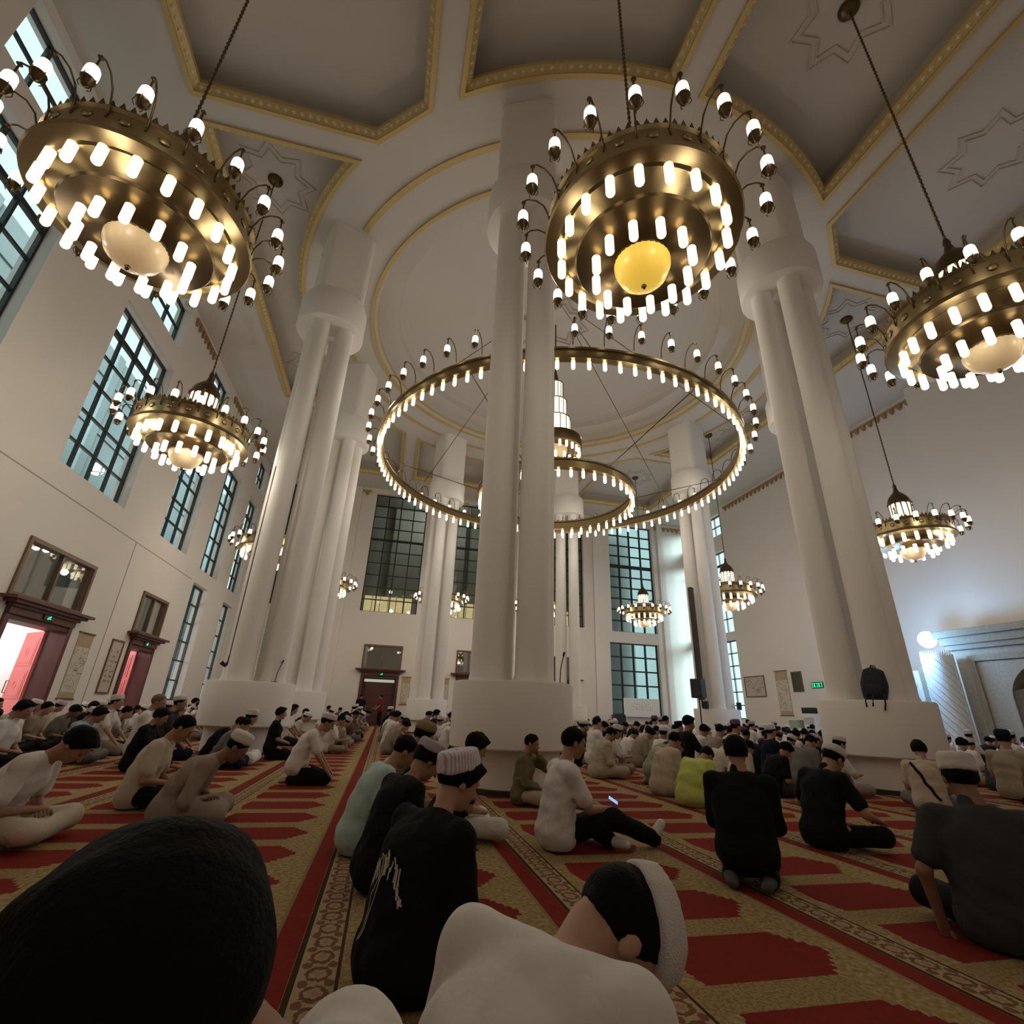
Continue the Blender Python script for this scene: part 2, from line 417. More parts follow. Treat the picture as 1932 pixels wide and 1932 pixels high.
# gold mouldings round each coffer
def moulding(poly, w=.24, beads=True):
    n = len(poly); ins = offset_poly(poly, w); mid = offset_poly(poly, w*.45); b = MB()
    rows_ = [(poly, ZC-.001), (poly, ZC-.07), (mid, ZC-.07), (mid, ZC-.02), (ins, ZC+.10), (ins, ZC+.22)]
    for (pa, za), (pb, zb) in zip(rows_[:-1], rows_[1:]):
        b.add([(x, y, za) for x, y in pa]+[(x, y, zb) for x, y in pb], [(i, i+n, (i+1) % n+n, (i+1) % n) for i in range(n)], 0)
    # back side
    b.add([(x, y, ZC+.22) for x, y in ins]+[(x, y, ZC+.22) for x, y in poly], [(i, i+n, (i+1) % n+n, (i+1) % n) for i in range(n)], 0)
    if beads:
        c = offset_poly(poly, w*.72); step = .19
        for i in range(n):
            p, q = Vector(c[i]), Vector(c[(i+1) % n]); L_ = (q-p).length; k = max(1, int(L_/step))
            d = (q-p)/k
            for j in range(k):
                o = p+d*(j+.5); t = d.normalized()*.062; s = Vector((-t.y, t.x))*.8
                z = ZC+.035
                b.add([(o.x-t.x, o.y-t.y, z), (o.x-s.x, o.y-s.y, z-.03), (o.x+t.x, o.y+t.y, z), (o.x+s.x, o.y+s.y, z+.03), (o.x, o.y, z-.055)], [(0, 1, 4), (1, 2, 4), (2, 3, 4), (3, 0, 4)], 1)
    global TRIM_N; TRIM_N += 1
    o = b.build('trim_%d' % TRIM_N, None, mats=[m_goldp, m_bead]); return tag(o, kind='structure')
for p in COF: moulding(p)
moulding(ccw(arcpts(0, 360, R1+.24, 96)[:-1]), .26)
# thin gold arcs between the columns
COLA = [-112.5+45*i for i in range(8)]
for i in range(8):
    a0 = COLA[i]+5.5; a1 = COLA[i]+45-5.5; b = MB(); k = 28
    for r0, r1, z in ((R2-.09, R2+.07, ZC-.05),):
        pa = arcpts(a0, a1, r0, k); pb = arcpts(a0, a1, r1, k)
        b.add([(*p, ZC-.001) for p in pa]+[(*p, z) for p in pa]+[(*p, z) for p in pb]+[(*p, ZC-.001) for p in pb],
              [(s*(k+1)+i_, (s+1)*(k+1)+i_, (s+1)*(k+1)+i_+1, s*(k+1)+i_+1) for s in range(3) for i_ in range(k)]+[(0, 3*(k+1), 2*(k+1), k+1), (k, 2*k+1, 3*k+2, 4*k+3)])
    trim(b, m_goldp)
# star outlines round the hanging points
m_star = mat('brown_star_outline', (.60, .555, .48), .9)
def star(x, y, z, r, w=.028):
    b = MB()
    for s in (1., .80):
        pts = [((r*s if i % 2 == 0 else r*s*.70)*math.cos(PI*i/8), (r*s if i % 2 == 0 else r*s*.70)*math.sin(PI*i/8)) for i in range(16)]
        ins = offset_poly(pts, w)
        n = 16
        rr = [(pts, z-.002), (pts, z-.03), (ins, z-.03), (ins, z-.002)]
        for (pa, za), (pb, zb) in zip(rr[:-1], rr[1:]):
            b.add([(x+u, y+v, za) for u, v in pa]+[(x+u, y+v, zb) for u, v in pb], [(i, i+n, (i+1) % n+n, (i+1) % n) for i in range(n)])
    return trim(b, m_star)
CH = [(-3.6, 5.3), (2.4, 3.92), (7.93, 3.92), (-5, 11.2), (15.35, 11.2), (15.35, 20.), (14., 25.9), (-5, 20.), (-3.6, 25.9), (2.4, 27.3), (7.93, 27.3), (13.95, 5.3)]
for x, y in CH: star(x, y, ZC+REC, 1.15)
star(CX, CY, ZC+1.80, 1.5, .05)

# ------------------------------------------------------------------ columns
COLR = 8.67
def col_pos(i): return (CX+COLR*math.cos(rad(COLA[i])), CY+COLR*math.sin(rad(COLA[i])))
m_plinth = mat('dark_skirting', (.03, .028, .024), .5)
def rrect(h, r, n=6):
    out = []
    for cx, cy, a in ((h-r, h-r, 0), (-h+r, h-r, 90), (-h+r, -h+r, 180), (h-r, -h+r, 270)):
        for i in range(n+1): t = rad(a+90*i/n); out.append((cx+r*math.cos(t), cy+r*math.sin(t)))
    return out
def column(i, label, turn):
    x, y = col_pos(i); e = empty('column', (x, y, 0)); tag(e, label, 'column', 'white clustered columns round the dome', 'structure')
    b = MB().lathe([(.0, .53), (.70, .53), (.70, .06), (.0, .06)], 64)
    autosmooth(b.build('lower_drum', m_col, e))
    autosmooth(MB().lathe([(.0, .0), (.735, .0), (.735, .065), (.70, .07)], 64).build('skirting', m_plinth, e))
    autosmooth(MB().lathe([(.0, .53), (.87, .53), (.89, .55), (.89, 1.37), (.87, 1.4), (.0, 1.4)], 64).build('upper_drum', m_col, e))
    for k in range(4):
        a = rad(COLA[i]+45+90*k)
        s = MB().lathe([(.275, 1.4), (.275, 1.45), (.258, 1.5), (.245, 10.95)], 32, (.467*math.cos(a), .467*math.sin(a), 0)).build('shaft', m_col, e, True)
    autosmooth(MB().lathe([(0, 10.95), (.90, 10.95), (.92, 10.98), (.92, 11.85), (.86, 12.0), (.6, 12.05)], 64).build('capital', m_col, e))
    p = rrect(.66, .2); n = len(p)
    b = MB().add([(u, v, 11.9) for u, v in p]+[(u, v, ZC-.004) for u, v in p], [(j, (j+1) % n, (j+1) % n+n, j+n) for j in range(n)])
    autosmooth(b.build('pier', m_col, e)).rotation_euler = (0, 0, rad(COLA[i]))
    return e
CLAB = ['white clustered column in the middle, with the backpack-free base nearest the viewer', 'white clustered column on the right with a backpack on its round base', 'white clustered column hidden behind the right column', 'white clustered column at far right with a tall dark strip beside it',
        'white clustered column standing directly behind the right edge of the middle column', 'white clustered column seen just left of the middle column, in front of the far wall', 'white clustered column standing behind the left column', 'white clustered column on the left with a dark pipe down its side']
CLAB[0] = 'white clustered column in the middle, nearest to the viewer'
TURN = [0, 45, 45, 0, 45, 45, 45, 0]
COLS = [column(i, CLAB[i], TURN[i]) for i in range(8)]
# ------------------------------------------------------------------ outside
m_ext = mat('grey_outer_facade', (.23, .25, .24), .9, noise=(.2, .25))
m_extw = mat('white_outer_wall', (.85, .82, .80), .9)
m_extd = mat('dim_gallery_wall', (.17, .185, .17), .9, noise=(.4, .3))
m_pave = mat('pale_paving', (.55, .52, .5), .9)
def ext(name, b, m): return tag(b.build(name, m), kind='structure')
ext('exterior_ground', MB().box(-60, XL-.55, -30, 70, -.2, -.02), m_pave)
ext('exterior_ground', MB().box(XR+.55, 60, -30, 70, -.2, -.02), m_pave)
ext('exterior_ground', MB().box(XL-.5, XR+.5, YF+.55, 70, -.2, -.02), m_pave)
b = MB().box(-19.4, -19, -10, 60, 3.4, 21)
for i in range(12):
    b.box(-19.0, -18.8, -9+i*5.6, -8.3+i*5.6, 3.4, 21)
    for z in (6.2, 9.4, 12.6, 15.8, 19): b.box(-18.98, -18.9, -8.3+i*5.6, -3.4+i*5.6, z, z+.25)
ext('exterior_wall', b, m_ext)
ext('exterior_wall', MB().box(-13.4, -13, -10, 60, 0, 3.3), m_extw)
ext('exterior_wall', MB().box(13.6, 24.3, 42, 42.4, 0, 24), mat('grey_dimming_facade', (.17, .20, .19), .9, noise=(.3, .3)))  # added wall, dims the sky seen through the far right window
# dim gallery beyond the far wall
b = MB().box(XL-.5, 19, 37, 37.3, 0, 15.5).box(XL-.8, XL-.5, YF+.55, 37, 0, 15.5).box(13.2, 13.5, YF+.55, 37, 0, 15.5).box(XL-.8, 13.5, YF+.55, 37.2, 15.5, 15.7).box(XL-.8, 13.2, YF+.55, 37, 5.6, 5.8)
for i in range(9): b.box(XL+i*2.6, XL+i*2.6+.35, 36.6, 36.99, 5.8, 15.5)
ext('exterior_gallery', b, m_extd)
# cases whose emissive colour paints in the warm glow of the lit gallery
m_lit = mat('warm_lit_panel', (.5, .42, .25), .6, emit=(1, .78, .38), estr=.55)
for x in (-.6, 5.6, 11.4):
    g = empty('gallery_cabinet', (x, 36.4, 5.81)); tag(g, {-.6: 'warm lit cabinet behind the left far window', 5.6: 'warm lit cabinet behind the far window over the middle far door', 11.4: 'warm lit cabinet behind the right far window'}[x], 'cabinet', 'lit cabinets in the gallery')
    MB().box(-1.7, 1.7, -.2, .2, .0, .95).build('cabinet_base', m_extd, g); MB().box(-1.7, 1.7, -.2, .2, .95, 2.55).build('case', m_lit, g)
    b = MB()
    for k in range(7): b.box(-1.7+k*.56, -1.66+k*.56, -.24, -.2, .95, 2.55)
    b.build('rails', m_frame, g)

# ------------------------------------------------------------------ doors
m_green = mat('green_exit_light', (.0, .4, .2), .5, emit=(.02, .85, .35), estr=1.4)
m_white = mat('white_paint', (.8, .79, .76), .5)
m_tglass = glass_mat('transom_glass', (.50, .53, .48), .34)
DOOR_N = 0
def door_set(axis, pos, out, tr, dr, cornice, open_leaf, dark=False):
    """mahogany surround, cornice, glazed transom and leaves"""
    global DOOR_N, WIN_N; DOOR_N += 1
    c = (dr[0]+dr[1])/2
    e = empty('door_%d' % DOOR_N, (pos, c, 0) if axis == 'x' else (c, pos, 0)); tag(e, kind='structure')
    s = -out      # towards the room
    def bx(b, u0, u1, d0, d1, z0, z1, mi=0, bev=0.):
        d0, d1 = sorted((d0*s, d1*s))
        if axis == 'x': b.box(d0, d1, u0-c, u1-c, z0, z1, mi, bev)
        else: b.box(u0-c, u1-c, d0, d1, z0, z1, mi, bev)
        return b
    u0, u1 = dr[0], dr[1]
    b = MB()
    bx(b, u0-.03, u0+.13, -.5, .06, 0, 2.7); bx(b, u1-.13, u1+.03, -.5, .06, 0, 2.7); bx(b, u0+.13, u1-.13, -.5, .03, 2.58, 2.7)
    b.build('door_frame', m_brown, e)
    b = MB(); bx(b, u0-.02, u1+.02, 0, .10, 2.70, 2.86); bx(b, u0-.08, u1+.08, 0, .16, 2.86, 2.93); bx(b, u0-.2, u1+.2, 0, .26, 2.93, 3.0); bx(b, u0-.36, u1+.36, 0, .34, 3.0, 3.07)
    b.build('cornice', m_brown, e)
    t0, t1, z0, z1 = tr
    b = MB(); f = .10
    bx(b, t0, t0+f, -.22, .05, z0, z1); bx(b, t1-f, t1, -.22, .05, z0, z1); bx(b, t0+f, t1-f, -.22, .05, z0, z0+f); bx(b, t0+f, t1-f, -.22, .05, z1-f, z1); bx(b, (t0+t1)/2-.035, (t0+t1)/2+.035, -.1, .0, z0+f, z1-f)
    b.build('transom_frame', m_oak, e)
    b = MB(); bx(b, t0+f*.5, t1-f*.5, -.085, -.07, z0+f*.5, z1-f*.5); b.build('transom_glass', m_tglass, e)
    if axis == 'y':
        b = MB(); bx(b, u0+.2, u1-.2, -.30, -.28, 2.36, 2.52); b.build('lit_strip', mat('pale_lit_strip', (.5, .55, .42), .5, emit=(.75, .85, .6), estr=.45), e)  # emissive strip paints in the lit space beyond the door
    # exit lamp fixed on the lintel
    x = c+.08
    g = MB(); bx(g, x-.2, x+.2, .1, .13, 2.73, 2.85); lamp = g.build('exit_sign', mat('exit_sign_case', (.02, .03, .025), .4), e); lamp['label'] = 'small green running-man exit sign on dark lintel'
    g = MB()
    bx(g, x-.055, x+.02, .13, .136, 2.775, 2.80); bx(g, x-.02, x+.05, .13, .136, 2.80, 2.825); bx(g, x+.03, x+.055, .13, .136, 2.825, 2.842); bx(g, x-.07, x-.03, .13, .136, 2.745, 2.775); bx(g, x+.01, x+.07, .13, .136, 2.76, 2.78)
    g.build('running_figure', m_green, lamp)
    def leaf(hinge_u, ang, w, m):
        L_ = empty('door_leaf', (0, 0, 0)); L_.parent = e
        b = MB(); b.box(0, w, -.03, .03, .02, 2.56 if axis == 'x' else 2.34)
        lo = b.build('leaf_board', m, L_)
        for z0_, z1_ in ((.18, .72), (.86, 1.56), (1.68, 2.26 if axis == 'y' else 2.42)):
            q = MB()
            for sd in (-1, 1):
                q.box(.1, w-.1, sd*.03-.012, sd*.03+.012, z0_, z1_, bev=.01)
                q.box(.16, w-.16, sd*.03-.022, sd*.03+.022, z0_+.06, z1_-.06, bev=.012)
                q.lathe([(.11, 0), (.10, .02), (.075, .02), (.07, 0)], 20)
                nv = 20*4
                for k in range(len(q.v)-nv, len(q.v)):
                    X_, Y_, Z_ = q.v[k]; q.v[k] = (w/2+X_, sd*(.052+Z_*.6), (z0_+z1_)/2+Y_)
            q.build('panel', m, lo)
        h = MB().tube([(w-.06, -.09, 1.0), (w-.06, -.09, 1.3)], .012); h.tube([(w-.06, .09, 1.0), (w-.06, .09, 1.3)], .012)
        for z in (1.0, 1.3): h.tube([(w-.06, -.09, z), (w-.06, .09, z)], .008)
        h.build('handle', m_bronze, lo)
        L_.location = (out*.42, hinge_u-c, 0) if axis == 'x' else (hinge_u-c, out*.42, 0)
        L_.rotation_euler = (0, 0, ang)
        return L_
    w = (u1-u0)/2-.14
    if axis == 'x':
        if open_leaf:
            leaf(u1-.16, rad(139 if DOOR_N == 1 else 170), w*.9, m_red); leaf(u0+.16, rad(-139 if DOOR_N == 1 else -170), w*.9, m_red)
        else:
            leaf(u1-.14, rad(-90), w, m_red); leaf(u0+.14, rad(90), w, m_red)
    else:
        if open_leaf:
            leaf(u0+.14, rad(88), w, m_brown); leaf(u1-.14, rad(180), w, m_brown)
        else:
            leaf(u0+.14, 0, w, m_brown); leaf(u1-.14, rad(180), w, m_brown)
    return e
for t, d in zip(TRL, DRL): door_set('x', XL, -1, t, d, None, True)
for i, (t, d) in enumerate(zip(TRF, DRF)): door_set('y', YF, 1, t, d, None, False)

# ------------------------------------------------------------------ wall hangings, signs, equipment
m_ink = mat('faded_ink', (.12, .11, .10), .8)
m_paper = mat('cream_scroll_paper', (.62, .56, .46), .85, noise=(5, .08))
m_silk = mat('tan_scroll_silk', (.44, .34, .19), .8, noise=(9, .12))
m_paper2 = mat('aged_print_paper', (.52, .46, .38), .85, noise=(4, .15))
def strokes(b, r, u0, u1, z0, z1, n, put, vertical=True):
    """faded brush strokes too small to read"""
    for i in range(n):
        z = z1-(z1-z0)*(i+.5)/n
        for k in range(r.randint(2, 4)):
            uu = u0+(u1-u0)*r.random(); L_ = (u1-u0)*r.uniform(.12, .4); a = r.uniform(-.9, .9); t = (z1-z0)/n*.09
            du, dz = L_*math.cos(a)/2, L_*math.sin(a)/2*.8
            put(b, [(uu-du, z-dz-t), (uu+du, z+dz-t), (uu+du*.9, z+dz+t), (uu-du*.9, z-dz+t)])
def hanging(axis, pos, s, a0, a1, z0, z1, kind, label, cat, seed, name, group=None):
    c = (a0+a1)/2; e = empty(name, (pos, c, z0) if axis == 'x' else (c, pos, z0)); tag(e, label, cat, group)
    W = a1-a0; H = z1-z0; r = random.Random(seed)
    def bx(b, u0, u1, d0, d1, w0, w1):
        d0, d1 = sorted((d0*s, d1*s))
        if axis == 'x': b.box(d0, d1, u0, u1, w0, w1)
        else: b.box(u0, u1, d0, d1, w0, w1)
    def put(d):
        def f(b, q): b.add([((s*d, u, w) if axis == 'x' else (u, s*d, w)) for u, w in q], [(0, 1, 2, 3)])
        return f
    if kind == 'scroll':
        b = MB(); bx(b, -W/2, W/2, .004, .012, 0, H); b.build('silk_mount', m_silk, e)
        b = MB(); bx(b, -W/2+.04, W/2-.04, .012, .016, H*.10, H*.78); b.build('paper', m_paper, e)
        b = MB(); strokes(b, r, -W/2+.08, W/2-.08, H*.13, H*.75, 16, put(.018)); b.build('lettering', m_ink, e)
        for z in (0, H): b = MB(); bx(b, -W/2-.04, W/2+.04, .002, .035, z-.02, z+.02); b.build('roller', m_oak, e)
    elif kind == 'picture':
        b = MB(); f = .05
        bx(b, -W/2, -W/2+f, .003, .04, 0, H); bx(b, W/2-f, W/2, .003, .04, 0, H); bx(b, -W/2+f, W/2-f, .003, .04, 0, f); bx(b, -W/2+f, W/2-f, .003, .04, H-f, H)
        b.build('picture_frame', m_oak, e)
        b = MB(); bx(b, -W/2+f, W/2-f, .003, .015, f, H-f); b.build('print', m_paper2, e)
        b = MB(); strokes(b, r, -W/2+.12, W/2-.12, H*.18, H*.82, 7, put(.017)); b.build('lettering', m_ink, e)
    return e
hanging('x', XL, 1, 16.72, 17.48, .9, 2.68, 'scroll', 'tall calligraphy scroll with tan silk top between the two red doors', 'scroll', 1, 'calligraphy_scroll', 'calligraphy scrolls')
hanging('x', XL, 1, 18.55, 19.32, 1.08, 2.72, 'picture', 'brown framed tall print just left of the second red door', 'picture', 2, 'framed_print')
hanging('y', YF, -1, .86, 1.36, 1.17, 2.7, 'scroll', 'narrow calligraphy scroll right of the dark far door', 'scroll', 3, 'calligraphy_scroll', 'calligraphy scrolls')
hanging('y', YF, -1, 3.1, 3.66, 1.15, 2.72, 'scroll', 'narrow calligraphy scroll beside the base of the middle column', 'scroll', 4, 'calligraphy_scroll', 'calligraphy scrolls')
hanging('x', XR, -1, 25.1, 26.8, 2.3, 3.45, 'picture', 'wide faint framed calligraphy beside the bright right window', 'picture', 5, 'framed_calligraphy')
hanging('x', XR, -1, 23.35, 24.25, 1.35, 3.6, 'scroll', 'calligraphy scroll on the right wall between two frames', 'scroll', 6, 'calligraphy_scroll', 'calligraphy scrolls')
e = hanging('x', XR, -1, 22.35, 23.05, 2.5, 3.5, 'picture', 'small dark framed picture on the right wall', 'picture', 7, 'framed_picture')
for ch in e.children:
    if ch.name.startswith('print'): ch.data.materials[0] = mat('dark_picture', (.05, .055, .035), .5)
# pendant below the wide frame
# green lit sign on the right wall
e = empty('led_sign', (XR-.002, 21.45, 2.78)); tag(e, 'green glowing sign on the right wall above the crowd', 'sign')
MB().box(-.03, 0, -.36, .36, -.14, .14).build('case', mat('dark_sign_case', (.03, .035, .033), .5), e)
g = MB()
for k in range(5):
    u = .28-k*.14
    g.box(-.036, -.03, u-.045, u+.045, -.10, -.075); g.box(-.036, -.03, u-.045, u+.045, .065, .09); g.box(-.036, -.03, u-.012, u+.012, -.1, .09)
    if k % 2: g.box(-.036, -.03, u+.03, u+.05, -.1, .09)
g.build('glyphs', m_green, e)
# wall air conditioner cabinet
e = empty('air_conditioner', (XR-.35, 21.75, 0)); tag(e, 'white cabinet with a black top standing at the right wall', 'air conditioner')
MB().box(-.25, .25, -.36, .36, 0, 1.45, bev=.02).build('cabinet', m_white, e)
MB().box(-.26, .26, -.37, .37, 1.45, 1.72, bev=.02).build('outlet', mat('black_plastic', (.012, .012, .013), .4), e)
b = MB()
for k in range(5): b.box(-.262, -.25, -.3, .3, .95+k*.07, .98+k*.07)
b.build('grille', mat('grey_grille', (.3, .32, .30), .5), e)
m_black = MATS['black_plastic']
e = empty('donation_box', (XR-.4, 22.75, 0)); tag(e, 'pale green low box beside the black-topped cabinet', 'box')
MB().box(-.25, .25, -.3, .3, 0, 1.12, bev=.02).build('body', mat('pale_green_box', (.36, .42, .34), .5), e); MB().box(-.27, .27, -.32, .32, 1.12, 1.16).build('lid', m_white, e)
# white board with brush writing before the lower far window
e = empty('notice_board', (16.05, YF-.6, 0)); tag(e, 'white board with faint slanted script in front of the low far window', 'notice board')
MB().box(-1.25, 1.25, -.03, .03, 1.0, 2.1, bev=.01).build('panel', mat('white_board', (.82, .84, .82), .5), e)
b = MB(); r_ = random.Random(4)
for i in range(34):
    u = -.75+1.5*((i % 12)+.5)/12+r_.uniform(-.03, .03); z = 1.40+.15*(i//12)+r_.uniform(-.03, .03); h_ = r_.uniform(.05, .11)
    b.add([(u-.012, -.032, z), (u+.006, -.032, z), (u+.05, -.032, z+h_), (u+.03, -.032, z+h_)], [(0, 1, 2, 3)])
b.build('lettering', m_ink, e)
for sx in (-1, 1): MB().tube([(sx*1.1, 0, 0), (sx*1.1, 0, 1.02)], .03).build('leg', m_white, e)
# loudspeakers
def speaker(x, y, z, rz, s, label, group=None, stand=None):
    e = empty('loudspeaker', (x, y, z), rz); tag(e, label, 'loudspeaker', group)
    MB().box(-.14*s, .14*s, -.16*s, .16*s, 0, .5*s, bev=.02*s).build('cabinet', m_black, e)
    b = MB(); b.lathe([(0, 0), (.11*s, 0), (.12*s, .01), (.13*s, .012)], 24); o = b.build('cone', mat('dark_grey_cone', (.04, .04, .042), .7), e); o.rotation_euler = (0, rad(-90), 0); o.location = (-.142*s, 0, .18*s)
    if stand:
        MB().tube([(0, 0, -stand), (0, 0, 0)], .025).build('pole', m_black, e)
        for k in range(3):
            a = 2*PI*k/3; MB().tube([(0, 0, -stand*.55), (.35*math.cos(a), .35*math.sin(a), -stand+.01)], .016).build('leg', m_black, e)
    return e
fr = col_pos(3)
speaker(11.7, 17.8, 1.75, rad(30), 1.4, 'black loudspeaker on a stand left of the far right column', 'black loudspeakers', 1.75)
speaker(fr[0]-.75, fr[1]-.42, 1.4, rad(30), .55, 'small black speaker on the left edge of the far right column base', 'black loudspeakers')
speaker(fr[0]+.6, fr[1]-.62, 1.4, rad(60), .55, 'small black speaker on the right edge of the far right column base', 'black loudspeakers')
speaker(14.35, YF-.75, 0, rad(90), 2.2, 'black loudspeaker standing left of the white board', 'black loudspeakers')
# tall dark strip beside the far right column
e = empty('column_speaker', (12.42, 18.72, 1.4)); tag(e, 'tall slim dark strip in front of the far right column', 'line speaker')
e.rotation_euler = (0, 0, rad(35))
MB().box(-.12, .12, -.09, .09, .33, 4.93, bev=.02).build('casing', mat('dark_brown_casing', (.035, .022, .018), .5, noise=(8, .4)), e)
MB().tube([(.0, 0, .0), (.0, 0, .35)], .03).build('stand', m_black, e)
lc = col_pos(7)
e = empty('rain_pipe', (-3.31, 11.99, 1.4)); tag(e, 'thin dark pipe running down beside the left column', 'pipe')
MB().tube([(0, 0, .4), (0, 0, 5.05)], .035, 10).build('pipe', mat('dark_red_brown_pipe', (.06, .025, .02), .35, .3), e)
MB().tube([(0, 0, .5), (0, 0, .38), (-.06, -.02, .30), (-.14, -.05, .36)], .045, 10).build('foot', m_black, e)
b = MB()
for z in (1.2, 3.0, 4.8): b.box(-.02, .10, -.012, .03, z, z+.03)
b.build('bracket', m_black, e)
# microphone stands left on the column bases
def mic(x, y, rz, label):
    e = empty('microphone', (x, y, 1.4), rz); tag(e, label, 'microphone', 'microphones on the column bases')
    MB().lathe([(0, 0), (.07, 0), (.07, .015), (.02, .02), (0, .02)], 20).build('foot', m_black, e)
    MB().tube([(0, 0, .015), (.02, 0, .2), (.10, 0, .40)], .008).build('gooseneck', m_black, e)
    MB().tube([(.10, 0, .40), (.13, 0, .46)], [.014, .018]).build('capsule', m_black, e)
mc = col_pos(0)
mic(mc[0]+.60, mc[1]-.42, rad(40), 'small black microphone on the base of the middle column')
mic(lc[0]+.55, lc[1]-.5, rad(60), 'small black microphone on the base of the left column')

# backpack leaning on the right column
rc = col_pos(1)
d = np.array(rc)/np.hypot(*rc); px_, py_ = rc[0]-d[0]*.70, rc[1]-d[1]*.70
e = empty('backpack', (px_+.03, py_-.02, 1.4), math.atan2(d[1], d[0])-PI/2+rad(-4)); tag(e, 'dark navy backpack leaning on the right column base', 'backpack')
m_bag = mat('navy_bag_fabric', (.012, .016, .03), .7, bump=(60, .3))
bm = bmesh.new(); bmesh.ops.create_cube(bm, size=1)
bmesh.ops.subdivide_edges(bm, edges=bm.edges[:], cuts=5, use_grid_fill=True)
for v in bm.verts:
    p = v.co*2; n_ = Vector(p)
    q = Vector([math.copysign(abs(c)**.8, c) for c in p]); ln = max(abs(c) for c in p); r_ = q.length
    q = q*(ln/max(r_, 1e-6))*1.28 if r_ > 0 else q
    q = q*.55+Vector(p)*.45
    v.co = Vector((q.x*.17*(1-.12*max(0, q.z)), q.y*.10*(1-.25*max(0, q.z)), .25+q.z*.25))
bm.verts.index_update()
bag = link_mesh('bag_body', [tuple(v.co) for v in bm.verts], [tuple(v.index for v in f.verts) for f in bm.faces], m_bag, e, True); bm.free()
MB().box(-.12, .12, -.135, -.085, .05, .24, bev=.03).build('front_pocket', m_bag, e, True)
MB().tube([(-.04, 0, .5), (-.03, 0, .56), (.03, 0, .56), (.04, 0, .5)], .012).build('handle', m_bag, e, True)
for sx, L_ in ((-.10, -.12), (-.02, -.10), (.12, -.14)): MB().tube([(sx, -.08, .12), (sx*1.15, -.16, .01), (sx*1.2, -.19, -.06), (sx*1.1, -.195, L_-.02)], .013).build('strap', m_bag, e, True)
e.rotation_euler = (rad(-4), rad(7), e.rotation_euler[2])

# ------------------------------------------------------------------ stone portal with its niche on the right wall
m_stone = mat('grey_carved_stone', (.36, .325, .265), .8, noise=(12, .25), bump=(30, .5))
m_stone2 = mat('grey_stone_band', (.30, .275, .225), .8, noise=(10, .2), bump=(60, .6))
PX0 = 19.3
e = empty('stone_portal', (PX0, 10.98, 0)); tag(e, 'tall carved grey stone niche with an arched opening at the right wall', 'portal')
def ogee(w, z0, z1, n=10):
    """pointed arch outline from the right springer to the left"""
    pts = []
    for i in range(n+1): t = i/n; pts.append((w*(1-t**1.6), z0+(z1-z0)*(1-(1-t)**1.9)))
    return pts+[(-x, z) for x, z in pts[-2::-1]]
b = MB(); out = [(-2.7, 0), (2.7, 0), (2.7, 3.55), (-2.7, 3.55)]
hole = [(-1.35, .001), (1.35, .001)]+ogee(1.35, 2.0, 3.05)
v2, tr_ = tri_holes(out, [hole])
D_ = 1.1
b.add([(0, u, z) for u, z in v2], [t[::-1] for t in tr_]); b.add([(D_, u, z) for u, z in v2], tr_)
for q in (out, hole):
    n = len(q); b.add([(0, u, z) for u, z in q]+[(D_, u, z) for u, z in q], [(i, (i+1) % n, (i+1) % n+n, i+n) for i in range(n)])
b.build('arch_block', m_stone, e)
b = MB(); b.box(-.12, D_, -2.85, 2.85, 3.55, 3.72, bev=.02).box(-.2, D_, -2.95, 2.95, 3.72, 3.98, bev=.02).box(-.3, D_, -3.1, 3.1, 3.98, 4.22, bev=.02)
b.build('cornice', m_stone2, e)
fr_ = [(-2.2, 0), (-2.2, 3.3), (2.2, 3.3), (2.2, 0)]
b = MB(); b.box(-.07, -.001, -2.3, -2.1, 0, 3.35).box(-.07, -.001, 2.1, 2.3, 0, 3.35).box(-.07, -.001, -2.1, 2.1, 3.15, 3.35); b.build('border', m_stone2, e)
b = MB(); b.box(1.0, 1.35, -1.5, 1.5, 0, 3.3)
b.build('niche_back', m_extw, e)
m_carve = mat('patterned_grey_stone', (.22, .225, .215), .7, noise=(22, .45), bump=(45, .9))
for s_ in (-1, 1):
    MB().add([(.08, s_*1.34, 0), (.95, s_*1.0, 0), (.95, s_*.35, 2.5), (.08, s_*1.34, 2.2)], [(0, 1, 2, 3)]).add([(.10, s_*1.345, 0), (.97, s_*1.01, 0), (.97, s_*.36, 2.5), (.10, s_*1.345, 2.2)], [(3, 2, 1, 0)]).build('carved_panel', m_carve, e)
# striped white side screen lit by the flood lamp, and pilaster strips
m_strip = bpy.data.materials.new('white_ribbed_panel'); m_strip.use_nodes = True
nt = m_strip.node_tree; bs = nt.nodes['Principled BSDF']; bs.inputs['Roughness'].default_value = .5; bs.inputs['Base Color'].default_value = (.75, .80, .82, 1)
e2 = empty('ribbed_screen', (18.9, 14.0, 0)); tag(e2, 'white diagonally ribbed upright screen glowing beside the stone niche', 'screen')
b = MB(); n = 22
for i in range(n):
    a0, a1 = PI*i/n, PI*(i+1)/n
    b.add([(-.42*math.sin(a0), -.5*math.cos(a0), 0), (-.42*math.sin(a1), -.5*math.cos(a1), 0), (-.42*math.sin(a1), -.5*math.cos(a1), 3.35), (-.42*math.sin(a0), -.5*math.cos(a0), 3.55)], [(0, 1, 2, 3)])
b.box(-.02, .05, -.52, .52, 0, 3.4)
b.build('panel', m_strip, e2)
m_rib = mat('blue_grey_rib', (.42, .52, .58), .5)
for j in range(-7, 14):
    pts = []
    for i in range(0, n+1):
        a = PI*i/n; z = j*.28+i*.085
        if 0.02 < z < 3.3: pts.append((-.425*math.sin(a), -.505*math.cos(a), z))
    if len(pts) > 3: MB().tube(pts, .010, 6).build('rib', m_rib, e2)
